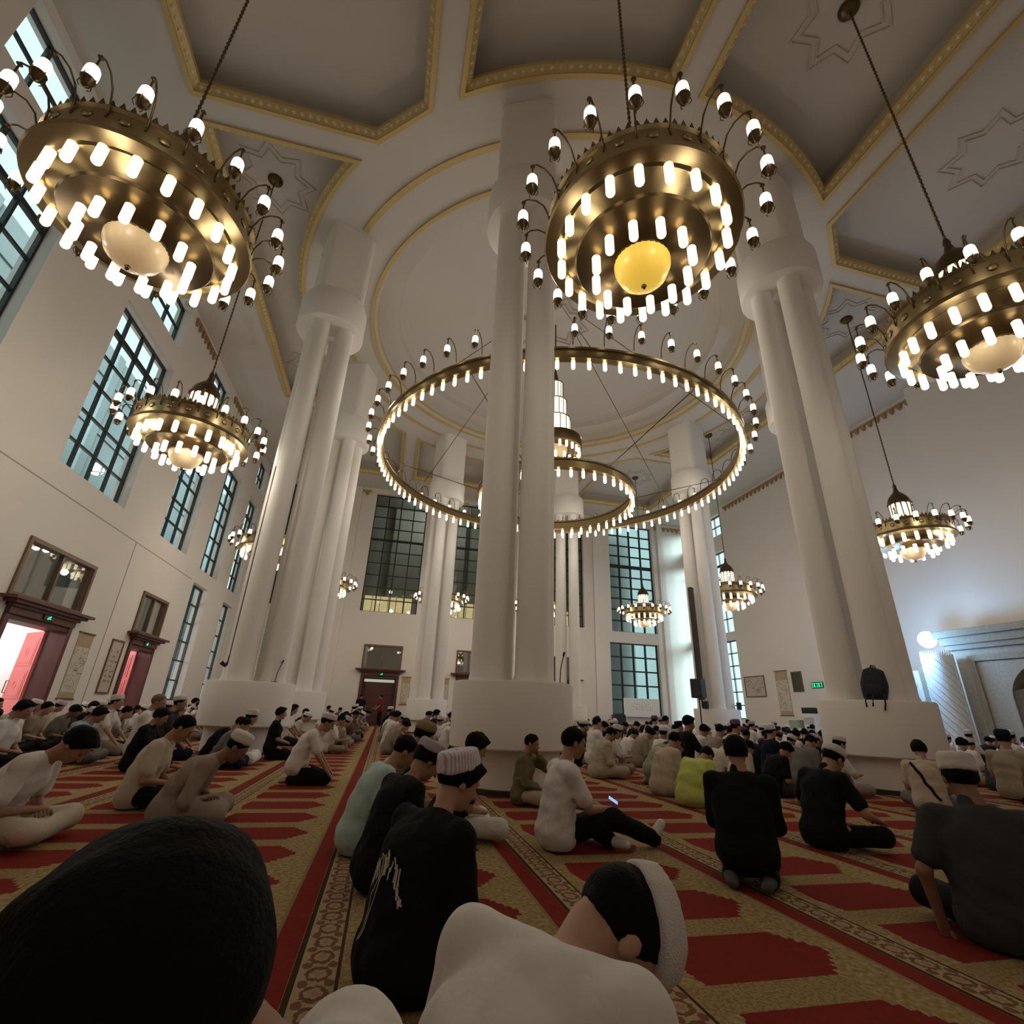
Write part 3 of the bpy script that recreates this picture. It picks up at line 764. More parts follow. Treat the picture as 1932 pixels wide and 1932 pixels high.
e3 = empty('grey_pilaster', (19.7, 15.15, 0)); tag(e3, 'slim grey stone pilaster left of the ribbed screen', 'pilaster')
MB().box(-.2, .2, -.2, .12, 0, 3.1, bev=.02).build('shaft', m_stone, e3); MB().box(-.24, .2, .12, .42, 0, 3.0, bev=.04).build('white_fillet', m_white, e3); MB().box(-.2, .2, -.36, -.2, 0, 3.0, bev=.02).build('white_edge', m_white, e3)
e4 = empty('upright_panel', (18.9, 15.85, 0)); tag(e4, 'pale panel standing just right of the right column', 'panel')
MB().box(-.05, .05, -.45, .45, 0, 2.95, bev=.02).build('panel', mat('pale_blue_panel', (.62, .74, .76), .5), e4)
b = MB().box(-.25, .25, -.4, .4, 0, .06); b.build('foot', m_white, e4)
e5 = empty('potted_plant', (18.2, 14.78, 0)); e5.scale = (1, 1, 1.17); tag(e5, 'pointed green plant peeping over the right column base', 'plant')
MB().lathe([(0, 0), (.2, 0), (.26, .5), (.24, .52), (.2, .5), (0, .48)], 24).build('pot', m_white, e5, True)
b = MB()
r_ = random.Random(8)
for i in range(46):
    a = r_.uniform(0, 2*PI); h0 = r_.uniform(.5, 1.5); L_ = r_.uniform(.5, .9); sp_ = r_.uniform(.05, .3)*(2.3-h0)
    p0 = Vector((0, 0, h0)); p2 = Vector((math.cos(a)*sp_, math.sin(a)*sp_, h0+L_)); p1 = (p0+p2)/2+Vector((math.cos(a), math.sin(a), 0))*.05
    t = Vector((-math.sin(a), math.cos(a), 0))*.05
    b.add([p0, p1+t, p2, p1-t], [(0, 1, 2, 3)])
b.build('leaves', mat('fresh_leaf_green', (.10, .26, .035), .5), e5)
MB().tube([(0, 0, .4), (0, 0, 2.1)], .025).build('stem', mat('leaf_stem', (.1, .13, .03), .6), e5)
# flood lamp
m_lamp = mat('cold_white_lamp', (1, 1, 1), .5, emit=(.75, .88, 1.0), estr=9)
e6 = empty('flood_lamp', (19.2, 14.40, 4.02)); tag(e6, 'glaring cold white round lamp at the corner of the stone niche', 'lamp')
MB().lathe([(0, -.30), (.14, -.26), (.25, -.14), (.29, 0), (.25, .14), (.14, .26), (0, .30)], 28).build('globe', m_lamp, e6, True)
MB().tube([(0, -.36, .03), (0, -.27, .03)], .03).build('bracket', m_black, e6)

# ------------------------------------------------------------------ chandeliers
m_brass = mat('warm_brass', (.30, .225, .115), .34, .92)
m_brassd = mat('dark_brass', (.13, .088, .042), .34, .85)
m_bulb = mat('lit_bulb_glass', (1, .95, .85), .3, emit=(1.0, .88, .64), estr=1.35)
m_lant = mat('lit_lantern_glass', (1, .97, .9), .3, emit=(1.0, .91, .74), estr=1.3)
m_tube = mat('lit_tower_glass', (1, .96, .85), .3, emit=(1.0, .90, .70), estr=1.15)
m_bowl = mat('glowing_cream_bowl', (.72, .58, .38), .25, emit=(1.0, .66, .32), estr=.26); m_bowly = mat('glowing_yellow_bowl', (.75, .5, .1), .25, emit=(1.0, .64, .08), estr=.62)
def share(o, name, parent, M):
    c = o.copy(); COL.objects.link(c); c.parent = parent; c.matrix_local = M; return c
PROTO = {}
def proto(key, name, b, m, smooth=True):
    o = b.build(name, m, None, smooth); COL.objects.unlink(o); PROTO[key] = o; return o
def inst(key, parent, M):
    c = PROTO[key].copy(); COL.objects.link(c); c.parent = parent; c.matrix_local = M; return c
capsule = lambda r, h, n=6: [(0, 0)]+[(r*math.sin(PI/2*i/n), r-r*math.cos(PI/2*i/n)) for i in range(1, n+1)]+[(r, h-.01), (r*.8, h)]
proto('bulb', 'bulb', MB().lathe([(r, z) for r, z in capsule(.052, .27)], 14), m_bulb)
proto('glass', 'lamp_glass', MB().lathe([(0, .0), (.052, 0), (.064, .03), (.066, .10), (.062, .16), (.048, .19), (0, .195)], 16), m_lant)
b = MB()
b.lathe([(0, -.115), (.015, -.11), (.042, -.08), (.058, -.02), (.068, .0), (.055, .01)], 16)
b.lathe([(.0, .26), (.02, .23), (.035, .205), (.055, .175)], 14)
b.lathe([(0, .42), (.010, .40), (.010, .24)], 8)
b.lathe([(.0, .40), (.03, .37), (.0, .34)], 8)
for k in range(4):
    a = PI/2*k; b.tube([(.064*math.cos(a), .064*math.sin(a), .02), (.078*math.cos(a), .078*math.sin(a), -.05), (.045*math.cos(a), .045*math.sin(a), -.11)], .005, 5)
b.tube([(0, 0, .40), (-.06, 0, .44), (-.16, 0, .43), (-.26, 0, .34), (-.32, 0, .18), (-.34, 0, .0)], .011, 6)
proto('arm', 'arm', b, m_brassd)
proto('tube', 'glass_panel', MB().lathe([(0, 0), (.04, .01), (.052, .05), (.052, .46), (.04, .52), (0, .54)], 10), m_tube)
# body pieces (z = 0 at the lower edge of the drum)
b = MB().lathe([(1.02, -.06), (1.17, -.03), (1.19, .0), (1.17, .03), (1.14, .06), (1.12, .33), (1.15, .36), (1.13, .40), (1.08, .41), (.9, .46), (.55, .52), (.40, .62), (.38, .66)], 64)
b.lathe([(1.02, -.06), (.95, -.02), (.74, -.10), (.70, -.14)], 64)
autosmooth(proto('drum', 'drum', b, m_brass, False), 40)
b = MB(); st_ = MB()
for k in range(72):
    a = 2*PI*k/72; t = 2*PI/72*.36
    b.add([(1.13*math.cos(a-t), 1.13*math.sin(a-t), .39), (1.13*math.cos(a+t), 1.13*math.sin(a+t), .39), (1.14*math.cos(a), 1.14*math.sin(a), .475), (1.10*math.cos(a-t), 1.10*math.sin(a-t), .39), (1.10*math.cos(a+t), 1.10*math.sin(a+t), .39)], [(0, 1, 2), (4, 3, 2)])
for k in range(20):
    a = 2*PI*(k+.5)/20
    q = MB().lathe([(.045, 0), (.06, .012), (.03, .02), (0, .02)], 10)
    if k: break
    st_.add(q.v, q.f)
proto('stud', 'stud', st_, m_brass)
proto('crest', 'crest', b, m_brassd, False)
b = MB().lathe([(.70, -.14), (.79, -.20), (.81, -.23), (.79, -.26), (.60, -.25), (.34, -.34), (.33, -.38), (.1, -.38), (0, -.36)], 56)
autosmooth(proto('disc', 'lower_disc', b, m_brassd, False), 40)
proto('bowl', 'bowl', MB().lathe([(.335, -.36), (.33, -.42), (.28, -.55), (.18, -.64), (.06, -.68), (0, -.685)], 32), m_bowl)
proto('knob', 'finial', MB().lathe([(.0, -.76), (.02, -.74), (.035, -.71), (.02, -.685), (0, -.68)], 12), m_brassd)
b = MB().lathe([(.30, 1.16), (.34, 1.19), (.31, 1.22), (.30, 1.30), (.25, 1.42), (.16, 1.53), (.08, 1.62), (.045, 1.76), (.055, 1.81), (.03, 1.9), (.0, 1.92)], 32)
b.lathe([(.34, .62), (.36, .65), (.30, .68), (0, .68)], 32)
for k in range(12):
    a = 2*PI*(k+.5)/12; b.tube([(.295*math.cos(a), .295*math.sin(a), .66), (.295*math.cos(a), .295*math.sin(a), 1.18)], .016, 6)
autosmooth(proto('tower', 'lantern_tower', b, m_brassd, False), 40)
def bulb_lights(parent, r, z, n, power, size=.12, a0=0.):
    for k in range(n):
        L_ = bpy.data.lights.new('bulb_light', 'POINT'); L_.energy = power/n; L_.color = (1.0, .89, .75); L_.shadow_soft_size = size
        o = bpy.data.objects.new('bulb_light', L_); COL.objects.link(o); o.parent = parent; a = a0+2*PI*k/n; o.location = (r*math.cos(a), r*math.sin(a), z)
        o.visible_glossy = True
Z_CH = 6.45
def chandelier(x, y, label, plow, pup, rot=0., nl=4):
    e = empty('chandelier', (x, y, Z_CH), rot); tag(e, label, 'chandelier', 'brass chandeliers')
    I = Matrix.Identity(4)
    dr_ = inst('drum', e, I)
    if nl > 3:
        for k in range(20): inst('stud', dr_, Matrix.Rotation(2*PI*(k+.5)/20, 4, 'Z') @ Matrix.Translation((1.125, 0, .2)) @ Matrix.Rotation(PI/2, 4, 'Y'))
    for k in ('crest', 'disc', 'bowl', 'knob'):
        q_ = inst(k, e, I)
        if k == 'bowl' and label == CLB[1]: q_.material_slots[0].link = 'OBJECT'; q_.material_slots[0].material = m_bowly
    tw = inst('tower', e, I)
    for k in range(12):
        a = 2*PI*k/12; inst('tube', tw, Matrix.Translation((.255*math.cos(a), .255*math.sin(a), .66)))
    for k in range(20):
        a = 2*PI*k/20
        inst('bulb', e, Matrix.Translation((.985*math.cos(a), .985*math.sin(a), -.33)))
        am = inst('arm', e, Matrix.Rotation(a, 4, 'Z') @ Matrix.Translation((1.47, 0, .20)))
        inst('glass', am, I)
    for k in range(12):
        a = 2*PI*(k+.5)/12; inst('bulb', e, Matrix.Translation((.57*math.cos(a), .57*math.sin(a), -.60)))
    zt = ZC+REC-Z_CH
    b = MB(); n = 60
    b.tube([(0, 0, 1.9), (0, 0, zt-.1)], .016, 6)
    for i in range(n):
        z = 1.92+(zt-.1-1.92)*i/n; b.lathe([(.012, z), (.028, z+.03), (.012, z+.06)], 6)
    b.build('chain', m_brassd, e)
    MB().lathe([(0, zt-.16), (.1, zt-.15), (.2, zt-.05), (.21, zt-.002), (0, zt-.002)], 24).build('ceiling_rose', m_brassd, e, True)
    if plow: bulb_lights(e, 1.0, -.46, nl, plow)
    if pup: bulb_lights(e, 1.72, .42, nl, pup, a0=.4)
    return e
CLB = ['brass chandelier at top left, seen steeply from below, partly in front of the ceiling beam', 'brass chandelier at top centre hanging in front of the dome with a yellow bowl', 'brass chandelier cut off by the right edge of the photo',
       'brass chandelier hanging before the big left wall window', 'brass chandelier hanging alone right of the right column', 'brass chandelier hanging by the bright narrow right windows', 'brass chandelier hanging in front of the tall far window on the right',
       'brass chandelier half hidden behind the left column', 'brass chandelier far away between the left column and the far window', 'brass chandelier far away just left of the middle column', 'brass chandelier far away hidden behind the middle column']
CP = [34, 30, 34, 120, 130, 120, 110, 110, 100, 100, 100]
CHAND = []
for i in range(11):
    x, y = CH[i]; CHAND.append(chandelier(x, y, CLB[i], CP[i]*PWR*1.15, CP[i]*PWR*.6, rot=.13*i, nl=4 if i < 5 else 3))

# great ring chandelier under the dome
e = empty('ring_chandelier', (CX, CY, 0)); tag(e, 'huge two-ring brass chandelier with a tiered lantern under the dome', 'chandelier')
def ring(name, r, z, h, nb, zb):
    b = MB().lathe([(r-.10, z), (r+.10, z), (r+.10, z+h*.15), (r+.05, z+h*.2), (r+.05, z+h*.8), (r+.10, z+h*.85), (r+.10, z+h), (r-.10, z+h), (r-.10, z+h*.85), (r-.05, z+h*.8), (r-.05, z+h*.2), (r-.10, z+h*.15), (r-.10, z)], 144)
    n = nb*2
    for k in range(n):
        a = 2*PI*k/n; t = 2*PI/n*.35
        b.add([(r*math.cos(a-t), r*math.sin(a-t), z+h), (r*math.cos(a+t), r*math.sin(a+t), z+h), (r*math.cos(a), r*math.sin(a), z+h+.09)], [(0, 1, 2), (2, 1, 0)])
    o = autosmooth(b.build(name, m_brass, e), 40)
    for k in range(nb):
        a = 2*PI*k/nb; inst('bulb', o, Matrix.Translation((r*math.cos(a), r*math.sin(a), zb)))
    return o
big = ring('outer_ring', 6.4, 9.28, .34, 100, 8.98)
for k in range(50):
    a = 2*PI*(k+.5)/50
    am = inst('arm', big, Matrix.Rotation(a, 4, 'Z') @ Matrix.Translation((6.84, 0, 9.75)) @ Matrix.Scale(1.25, 4))
    inst('glass', am, Matrix.Identity(4))
small = ring('inner_ring', 2.75, 8.1, .34, 44, 7.8)
# tiered lantern
b = MB()
tiers = [(.30, 12.5, 13.3), (.44, 11.65, 12.45), (.58, 10.8, 11.6)]
for r, z0, z1 in tiers:
    b.lathe([(0, z0-.04), (r+.05, z0-.04), (r+.06, z0), (r-.04, z0+.02)], 32); b.lathe([(r-.04, z1), (r+.02, z1+.02), (r-.1, z1+.1), (0, z1+.1)], 32)
    n = 14
    for k in range(n):
        a = 2*PI*(k+.5)/n; b.tube([(r*math.cos(a), r*math.sin(a), z0), (r*math.cos(a), r*math.sin(a), z1)], .014, 6)
b.lathe([(.2, 13.35), (.12, 13.6), (.05, 13.9), (.03, 14.0)], 20)
b.lathe([(.6, 10.76), (.95, 10.72), (1.0, 10.70), (1.0, 10.35), (.96, 10.3), (.5, 10.36), (0, 10.34)], 48)
b.tube([(0, 0, 13.9), (0, 0, ZC+1.78)], .03, 8)
lan = autosmooth(b.build('tiered_lantern', m_brassd, e), 40)
proto('pane', 'glass_panel', MB().box(-.008, .008, -.5, .5, 0, .78), m_tube, False)
for r, z0, z1 in tiers:
    n = 14; w = 2*(r-.02)*math.tan(PI/n)*.86
    for k in range(n):
        a = 2*PI*k/n; inst('pane', lan, Matrix.Rotation(a, 4, 'Z') @ Matrix.Translation((r-.02, 0, z0+.01)) @ Matrix.Diagonal((1, w, 1, 1)))
for k in range(22):
    a = 2*PI*k/22; inst('bulb', lan, Matrix.Translation((.9*math.cos(a), .9*math.sin(a), 9.98)))
for k in range(10):
    a = 2*PI*k/10; inst('bulb', lan, Matrix.Translation((.55*math.cos(a), .55*math.sin(a), 9.72)))
MB().lathe([(.45, 10.34), (.44, 10.2), (.36, 9.98), (.2, 9.84), (0, 9.8)], 28).build('bowl', m_bowl, lan, True)
# suspension cables
for k in range(6):
    a = rad(20+60*k)
    MB().tube([(1.2*math.cos(a), 1.2*math.sin(a), ZC+1.75), (6.4*math.cos(a), 6.4*math.sin(a), 9.62)], .014, 5).build('cable', m_brassd, e)
    a += rad(30)
    MB().tube([(6.36*math.cos(a), 6.36*math.sin(a), 9.5), (2.8*math.cos(a), 2.8*math.sin(a), 8.44)], .014, 5).build('cable', m_brassd, e)
bulb_lights(e, 6.4, 8.86, 12, 580*PWR, .15)
bulb_lights(e, 6.95, 10.4, 8, 210*PWR, .15, .2)
bulb_lights(e, 2.75, 7.7, 5, 180*PWR, .15)
bulb_lights(e, 1.25, 11.2, 3, 60*PWR, .15)
# ------------------------------------------------------------------ people: distance fields turned into smooth skins
class Field:
    def __init__(s, lo, hi, h):
        s.h = h; s.lo = np.array(lo, float); n = np.ceil((np.array(hi, float)-s.lo)/h).astype(int)+1
        s.ax = [s.lo[i]+h*np.arange(n[i]) for i in range(3)]; s.a = np.full(n, .3, np.float32)
    def sub(s, lo, hi):
        sl = []
        for i in range(3):
            i0 = max(0, int((lo[i]-s.lo[i])/s.h)-1); i1 = min(len(s.ax[i]), int((hi[i]-s.lo[i])/s.h)+3)
            if i1 <= i0: return None
            sl.append(slice(i0, i1))
        g = np.meshgrid(*[s.ax[i][sl[i]].astype(np.float32) for i in range(3)], indexing='ij', sparse=True)
        return tuple(sl), g
    def blend(s, sl, d, k, sign=1):
        a = s.a[sl]
        if sign > 0:
            h = np.clip(.5+.5*(a-d)/k, 0, 1); s.a[sl] = a*(1-h)+d*h-k*h*(1-h)
        else:   # carve
            h = np.clip(.5-.5*(a+d)/k, 0, 1); s.a[sl] = a*(1-h)-d*h+k*h*(1-h)
    def seg(s, a, b, ra, rb=None, k=.03, w=1., u=(0, 1, 0), sign=1):
        """tapered capsule; w stretches it along u"""
        a = np.array(a, float); b = np.array(b, float); rb = ra if rb is None else rb; R_ = max(ra, rb)*w+k+.05
        q = s.sub(np.minimum(a, b)-R_, np.maximum(a, b)+R_)
        if q is None: return
        sl, (X, Y, Z) = q
        ab = b-a; L2 = max(1e-9, ab@ab)
        dx, dy, dz = X-a[0], Y-a[1], Z-a[2]
        t = np.clip((dx*ab[0]+dy*ab[1]+dz*ab[2])/L2, 0, 1)
        dx, dy, dz = dx-t*ab[0], dy-t*ab[1], dz-t*ab[2]
        if w != 1:
            p = dx*u[0]+dy*u[1]+dz*u[2]; f = p*(1/w-1); dx, dy, dz = dx+f*u[0], dy+f*u[1], dz+f*u[2]
        s.blend(sl, np.sqrt(dx*dx+dy*dy+dz*dz)-(ra+(rb-ra)*t), k, sign)
    def ell(s, c, r, R=np.eye(3), k=.02, sign=1):
        c = np.array(c, float); m = max(r)+k+.03
        q = s.sub(c-m, c+m)
        if q is None: return
        sl, (X, Y, Z) = q; dx, dy, dz = X-c[0], Y-c[1], Z-c[2]
        p = [(dx*R[0, i]+dy*R[1, i]+dz*R[2, i])/r[i] for i in range(3)]
        n = np.sqrt(p[0]**2+p[1]**2+p[2]**2)
        n2 = np.sqrt((p[0]/r[0])**2+(p[1]/r[1])**2+(p[2]/r[2])**2)
        s.blend(sl, n*(n-1)/np.maximum(n2, 1e-6), k, sign)
    def cyl(s, c, r, R, z0, z1, k=.01, rnd=.012, taper=0.):
        """elliptic rounded cylinder along the third axis of R"""
        c = np.array(c, float); m = max(r[0], r[1], abs(z0), abs(z1))*1.5+.05
        q = s.sub(c-m, c+m)
        if q is None: return
        sl, (X, Y, Z) = q; dx, dy, dz = X-c[0], Y-c[1], Z-c[2]
        x, y, z = [dx*R[0, i]+dy*R[1, i]+dz*R[2, i] for i in range(3)]
        sc = 1-taper*np.clip((z-z0)/(z1-z0), 0, 1)
        d1 = (np.sqrt((x/r[0])**2+(y/r[1])**2)-sc)*min(r)+rnd; d2 = np.abs(z-(z0+z1)/2)-(z1-z0)/2+rnd
        d = np.minimum(np.maximum(d1, d2), 0)+np.sqrt(np.maximum(d1, 0)**2+np.maximum(d2, 0)**2)-rnd
        s.blend(sl, d, k)
    def cut(s, p, n, lo=None):
        X, Y, Z = np.meshgrid(*[a.astype(np.float32) for a in s.ax], indexing='ij', sparse=True)
        s.a = np.maximum(s.a, (X-p[0])*n[0]+(Y-p[1])*n[1]+(Z-p[2])*n[2])
    def wob(s, amp, f, seed):
        X, Y, Z = np.meshgrid(*[a.astype(np.float32) for a in s.ax], indexing='ij', sparse=True)
        r_ = random.Random(seed); w_ = 0
        for i in range(5):
            d = np.array([r_.gauss(0, 1) for _ in range(3)]); d /= np.linalg.norm(d); ff = f*(1+.6*i)
            w_ = w_+np.sin(ff*(d[0]*X+d[1]*Y+d[2]*Z)+r_.uniform(0, 6.28))/(1+.5*i)
        s.a = s.a+(amp*w_/2).astype(np.float32)
    def mesh(s):
        f = s.a; f[0] = f[-1] = 1; f[:, 0] = f[:, -1] = 1; f[:, :, 0] = f[:, :, -1] = 1
        ins = f < 0; c = np.zeros(tuple(n-1 for n in f.shape), np.int8)
        for dx in (0, 1):
            for dy in (0, 1):
                for dz in (0, 1): c += ins[dx:dx+c.shape[0], dy:dy+c.shape[1], dz:dz+c.shape[2]]
        I, J, K = np.nonzero((c > 0) & (c < 8)); n = len(I)
        if n == 0: return np.zeros((0, 3)), []
        idx = np.full(c.shape, -1, np.int64); idx[I, J, K] = np.arange(n)
        P = np.zeros((n, 3)); cnt = np.zeros(n)
        co = [(0, 0, 0), (1, 0, 0), (0, 1, 0), (1, 1, 0), (0, 0, 1), (1, 0, 1), (0, 1, 1), (1, 1, 1)]
        val = [f[I+a, J+b, K+d] for a, b, d in co]
        for i in range(8):
            for j in range(i+1, 8):
                if sum(abs(co[i][q]-co[j][q]) for q in range(3)) != 1: continue
                va, vb = val[i], val[j]; m = (va < 0) != (vb < 0); t = np.where(m, va/np.where(m, va-vb, 1), 0)
                for q in range(3): P[:, q] += np.where(m, co[i][q]+(co[j][q]-co[i][q])*t, 0)
                cnt += m
        V = s.lo+(np.stack([I, J, K], 1)+P/cnt[:, None])*s.h
        faces = []
        for axis in range(3):
            sl0 = [slice(1, -1)]*3; sl1 = [slice(1, -1)]*3; sl0[axis] = slice(0, -1); sl1[axis] = slice(1, None)
            a, b = ins[tuple(sl0)], ins[tuple(sl1)]; x = np.nonzero(a != b); flip = b[x]
            g = [x[q]+(0 if q == axis else 1) for q in range(3)]
            u, v = (axis+1) % 3, (axis+2) % 3
            def cell(du, dv):
                h_ = [g[0].copy(), g[1].copy(), g[2].copy()]; h_[u] -= du; h_[v] -= dv; return idx[h_[0], h_[1], h_[2]]
            q_ = np.stack([cell(1, 1), cell(0, 1), cell(0, 0), cell(1, 0)], 1)
            q_[flip] = q_[flip][:, ::-1]
            faces.append(q_)
        F = np.concatenate(faces)
        return V, F
def vm(*parts):
    """join (V,F,material index) pieces"""
    V = []; F = []; mi = []; n = 0
    for v, f, m in parts:
        if len(v) == 0: continue
        V.append(np.asarray(v)); F += [tuple(int(i)+n for i in q) for q in f]; mi += [m]*len(f); n += len(v)
    return np.concatenate(V), F, mi

def basis(fwd, up):
    f = np.array(fwd, float); f /= np.linalg.norm(f); u = np.array(up, float); l = np.cross(u, f); l /= np.linalg.norm(l); u = np.cross(f, l)
    return np.stack([f, l, u], 1)
def roty(a):   # pitch forward for positive a (x forward, z up)
    c, s_ = math.cos(a), math.sin(a); return np.array([[c, 0, s_], [0, 1, 0], [-s_, 0, c]])
def rotz(a):
    c, s_ = math.cos(a), math.sin(a); return np.array([[c, -s_, 0], [s_, c, 0], [0, 0, 1]])
def rotx(a):
    c, s_ = math.cos(a), math.sin(a); return np.array([[1, 0, 0], [0, c, -s_], [0, s_, c]])
def ik(a, b, l1, l2, hint):
    a, b, hint = np.array(a, float), np.array(b, float), np.array(hint, float); d = b-a; L = np.linalg.norm(d)
    if L > (l1+l2)*.985: b = a+d*((l1+l2)*.985/L); d = b-a; L = np.linalg.norm(d)
    n = d/L; x = (l1*l1-l2*l2+L*L)/(2*L); h = math.sqrt(max(0, l1*l1-x*x)); p = hint-n*(hint@n); p /= max(1e-6, np.linalg.norm(p))
    return a+n*x+p*h, b

LEGS = {  # hip height, then per side (+1 left): knee, ankle, toe
 'cross': (.125, lambda s: ((.37, s*.265, .12), (.33, -s*.10, .075), (.30, -s*.22, .06))),
 'kneel': (.235, lambda s: ((.40, s*.12, .085), (-.04, s*.13, .065), (-.17, s*.11, .045))),
 'kneeup': (.125, lambda s: ((.30, s*.20, .43), (.42, s*.14, .07), (.56, s*.15, .04)) if s > 0 else ((.36, s*.30, .12), (.30, .02, .07), (.40, .16, .06))),
 'stretch': (.125, lambda s: ((.44, s*.12, .22), (.82, s*.06, .07), (.90, s*.06, .17)) if s < 0 else ((.38, s*.26, .12), (.42, -.06, .06), (.52, -.16, .05))),
 'squat': (.20, lambda s: ((.36, s*.18, .34), (.12, s*.14, .07), (.30, s*.15, .04))),
 'stand': (.86, lambda s: ((.03, s*.11, .47), (.0, s*.11, .08), (.16, s*.13, .04))),
}
def figure(lean=18, hp=15, hy=0, hr=0, legs='cross', hands='lap', twist=0, fat=1., arms=None, sleeve=.7, robe=False, hair='short', cap=None, h=.012, seed=0, captilt=None, shrug=0.):
    """one seated or standing figure in local axes (x forward, z up): dict of (V,F) for body, shirt, trousers, hair, cap"""
    zh, lf = LEGS[legs]
    l = rad(lean); P0 = np.array((0, 0, zh+.02))
    step = .155; p = [P0]
    for a in (l*.45, l*.95, l*1.25): p.append(p[-1]+step*np.array((math.sin(a), 0, math.cos(a))))
    top = p[3]; an = l*1.15+rad(hp)*.35
    nk = top+.055*np.array((math.sin(an), 0, math.cos(an)))
    Rh = rotz(rad(hy)) @ roty(l*.55+rad(hp)) @ rotx(rad(hr))
    hc = nk+Rh @ np.array((.025, 0, .125))         # centre of the skull
    T = rotz(rad(twist))
    sh = [top-np.array((math.sin(an), 0, math.cos(an)))*(.055-shrug)+T @ np.array((-.01, s*.170*fat, 0)) for s in (1, -1)]
    kn = [np.array(lf(s)[0]) for s in (1, -1)]; ank = [np.array(lf(s)[1]) for s in (1, -1)]; toe = [np.array(lf(s)[2]) for s in (1, -1)]
    hip = [P0+np.array((.01, s*.095, -.02)) for s in (1, -1)]
    HT = {'lap': lambda s: (.27, s*.05, zh+.09), 'knees': lambda s: (.36, s*.24, .24 if legs != 'stand' else .9), 'floor': lambda s: (.40, s*.24, .03), 'face': lambda s: (hc[0]+.07, s*.05, hc[2]-.14), 'phone': lambda s: (.34, s*.05, zh+.22), 'side': lambda s: (.05, s*.27, .05), 'shins': lambda s: (.42, s*.08, .30)}
    if not isinstance(hands, tuple): hands = (hands, hands)
    wr = []; el = []
    for i, s in enumerate((1, -1)):
        t = hands[i]; t = HT[t](s) if isinstance(t, str) else t
        e_, w_ = ik(sh[i], t, .285, .25, (-.35, s*.55, -.5)); el.append(e_); wr.append(w_)
    lo = np.min(np.stack([*kn, *ank, *toe, *wr, P0, hc]), 0)-.24; hi = np.max(np.stack([*kn, *ank, *toe, *wr, P0, hc]), 0)+.24
    lo[2] = max(lo[2], -.05)
    out = {}
    # ---- body (one skin)
    F = Field(lo, hi, h)
    F.seg(p[0], p[1], .105, .10, w=1.3); F.seg(p[1], p[2], .10, .105, w=1.35); F.seg(p[2], top-.03, .10, .06, w=1.4)
    F.seg(sh[0], sh[1], .048); F.seg(top-.03, nk+Rh @ np.array((.0, 0, .06)), .054, .049, .03)
    for i, s in enumerate((1, -1)):
        F.seg(hip[i], kn[i], .075, .055); F.seg(kn[i], ank[i], .05, .034); F.seg(ank[i], toe[i], .036, .026, .02, 1.3)
        F.seg(sh[i], el[i], .044, .036, .02); F.seg(el[i], wr[i], .036, .025, .02)
        d = wr[i]-el[i]; d /= np.linalg.norm(d); u = np.cross(d, (0, 0, 1)); nu = np.linalg.norm(u); u = u/nu if nu > .1 else np.array((0, 1., 0))
        F.seg(wr[i], wr[i]+d*.075, .020, .021, .012, 1.75, u)       # palm
    X = lambda *a: hc+Rh @ np.array(a)
    F.ell(X(-.008, 0, .012), (.098, .076, .088), Rh); F.ell(X(.026, 0, -.05), (.066, .058, .075), Rh, .03); F.seg(X(.062, 0, -.10), X(.055, 0, -.10), .022, k=.02)
    F.seg(X(.088, 0, -.005), X(.112, 0, -.042), .008, .0135, .012); F.ell(X(.078, 0, .012), (.018, .052, .011), Rh, .015)
    for s in (1, -1):
        F.ell(X(.095, s*.031, -.008), (.012, .016, .010), Rh, .01, -1)
        F.ell(X(-.008, s*.079, -.022), (.020, .010, .032), Rh, .008)
        F.seg(X(.072, s*.030, -.035), X(.06, s*.035, -.05), .018, k=.02)
    F.seg(X(.092, -.018, -.072), X(.092, .018, -.072), .004, k=.006, sign=-1)
    F.seg(X(.086, -.014, -.066), X(.086, .014, -.066), .007, k=.006); F.seg(X(.084, -.012, -.079), X(.084, .012, -.079), .008, k=.006)
    V, Q = F.mesh(); parts = [(V, Q, 0)]
    # five fingers on each hand, curled
    if h <= .0125:
        for i, s in enumerate((1, -1)):
            d = wr[i]-el[i]; d /= np.linalg.norm(d); u = np.cross(d, (0, 0, 1)); nu = np.linalg.norm(u); u = u/nu if nu > .1 else np.array((0, 1., 0)); n_ = np.cross(u, d)
            if n_[2] > 0: n_ = -n_
            b = MB(); curl = .55 if hands[i] in ('lap', 'phone', 'face', 'shins') else .25
            for k, (off, L) in enumerate(((.030, .062), (.011, .072), (-.009, .068), (-.028, .052))):
                q0 = wr[i]+d*.07+u*off; q1 = q0+d*L*.5*math.cos(curl*.5)+n_*L*.5*math.sin(curl*.5)+u*off*.12; q2 = q1+(d*math.cos(curl*1.6)+n_*math.sin(curl*1.6))*L*.32; q3 = q2+(d*math.cos(curl*2.4)+n_*math.sin(curl*2.4))*L*.26
                b.tube([q0, q1, q2, q3], [.0098, .0088, .0078, .0055], 7)
            sd = s*(1 if u[1]*s < 0 else -1)
            t0 = wr[i]+d*.02-u*s*np.sign(u[1])*.022; td = (d*.75-u*s*np.sign(u[1])*.55+n_*.2); td /= np.linalg.norm(td)
            b.tube([t0, t0+td*.035, t0+td*.062+n_*.008], [.012, .0105, .007], 7)
            parts.append((b.v, b.f, 0))
    out['body'] = vm(*parts)
    # ---- shirt or robe
    F = Field(lo, hi, h); g = .016
    F.seg(p[0]-np.array((0, 0, .035)), p[1], .128*fat+g, .112*fat+g, .05, 1.35); F.seg(p[1], p[2], .110*fat+g, .112*fat+g, .05, 1.38); F.seg(p[2], top-.035, .112*fat+g, .06+g, .05, 1.45)
    F.seg(P0+np.array((-.01, -.05, -.02)), P0+np.array((-.01, .05, -.02)), .125+g, k=.05)
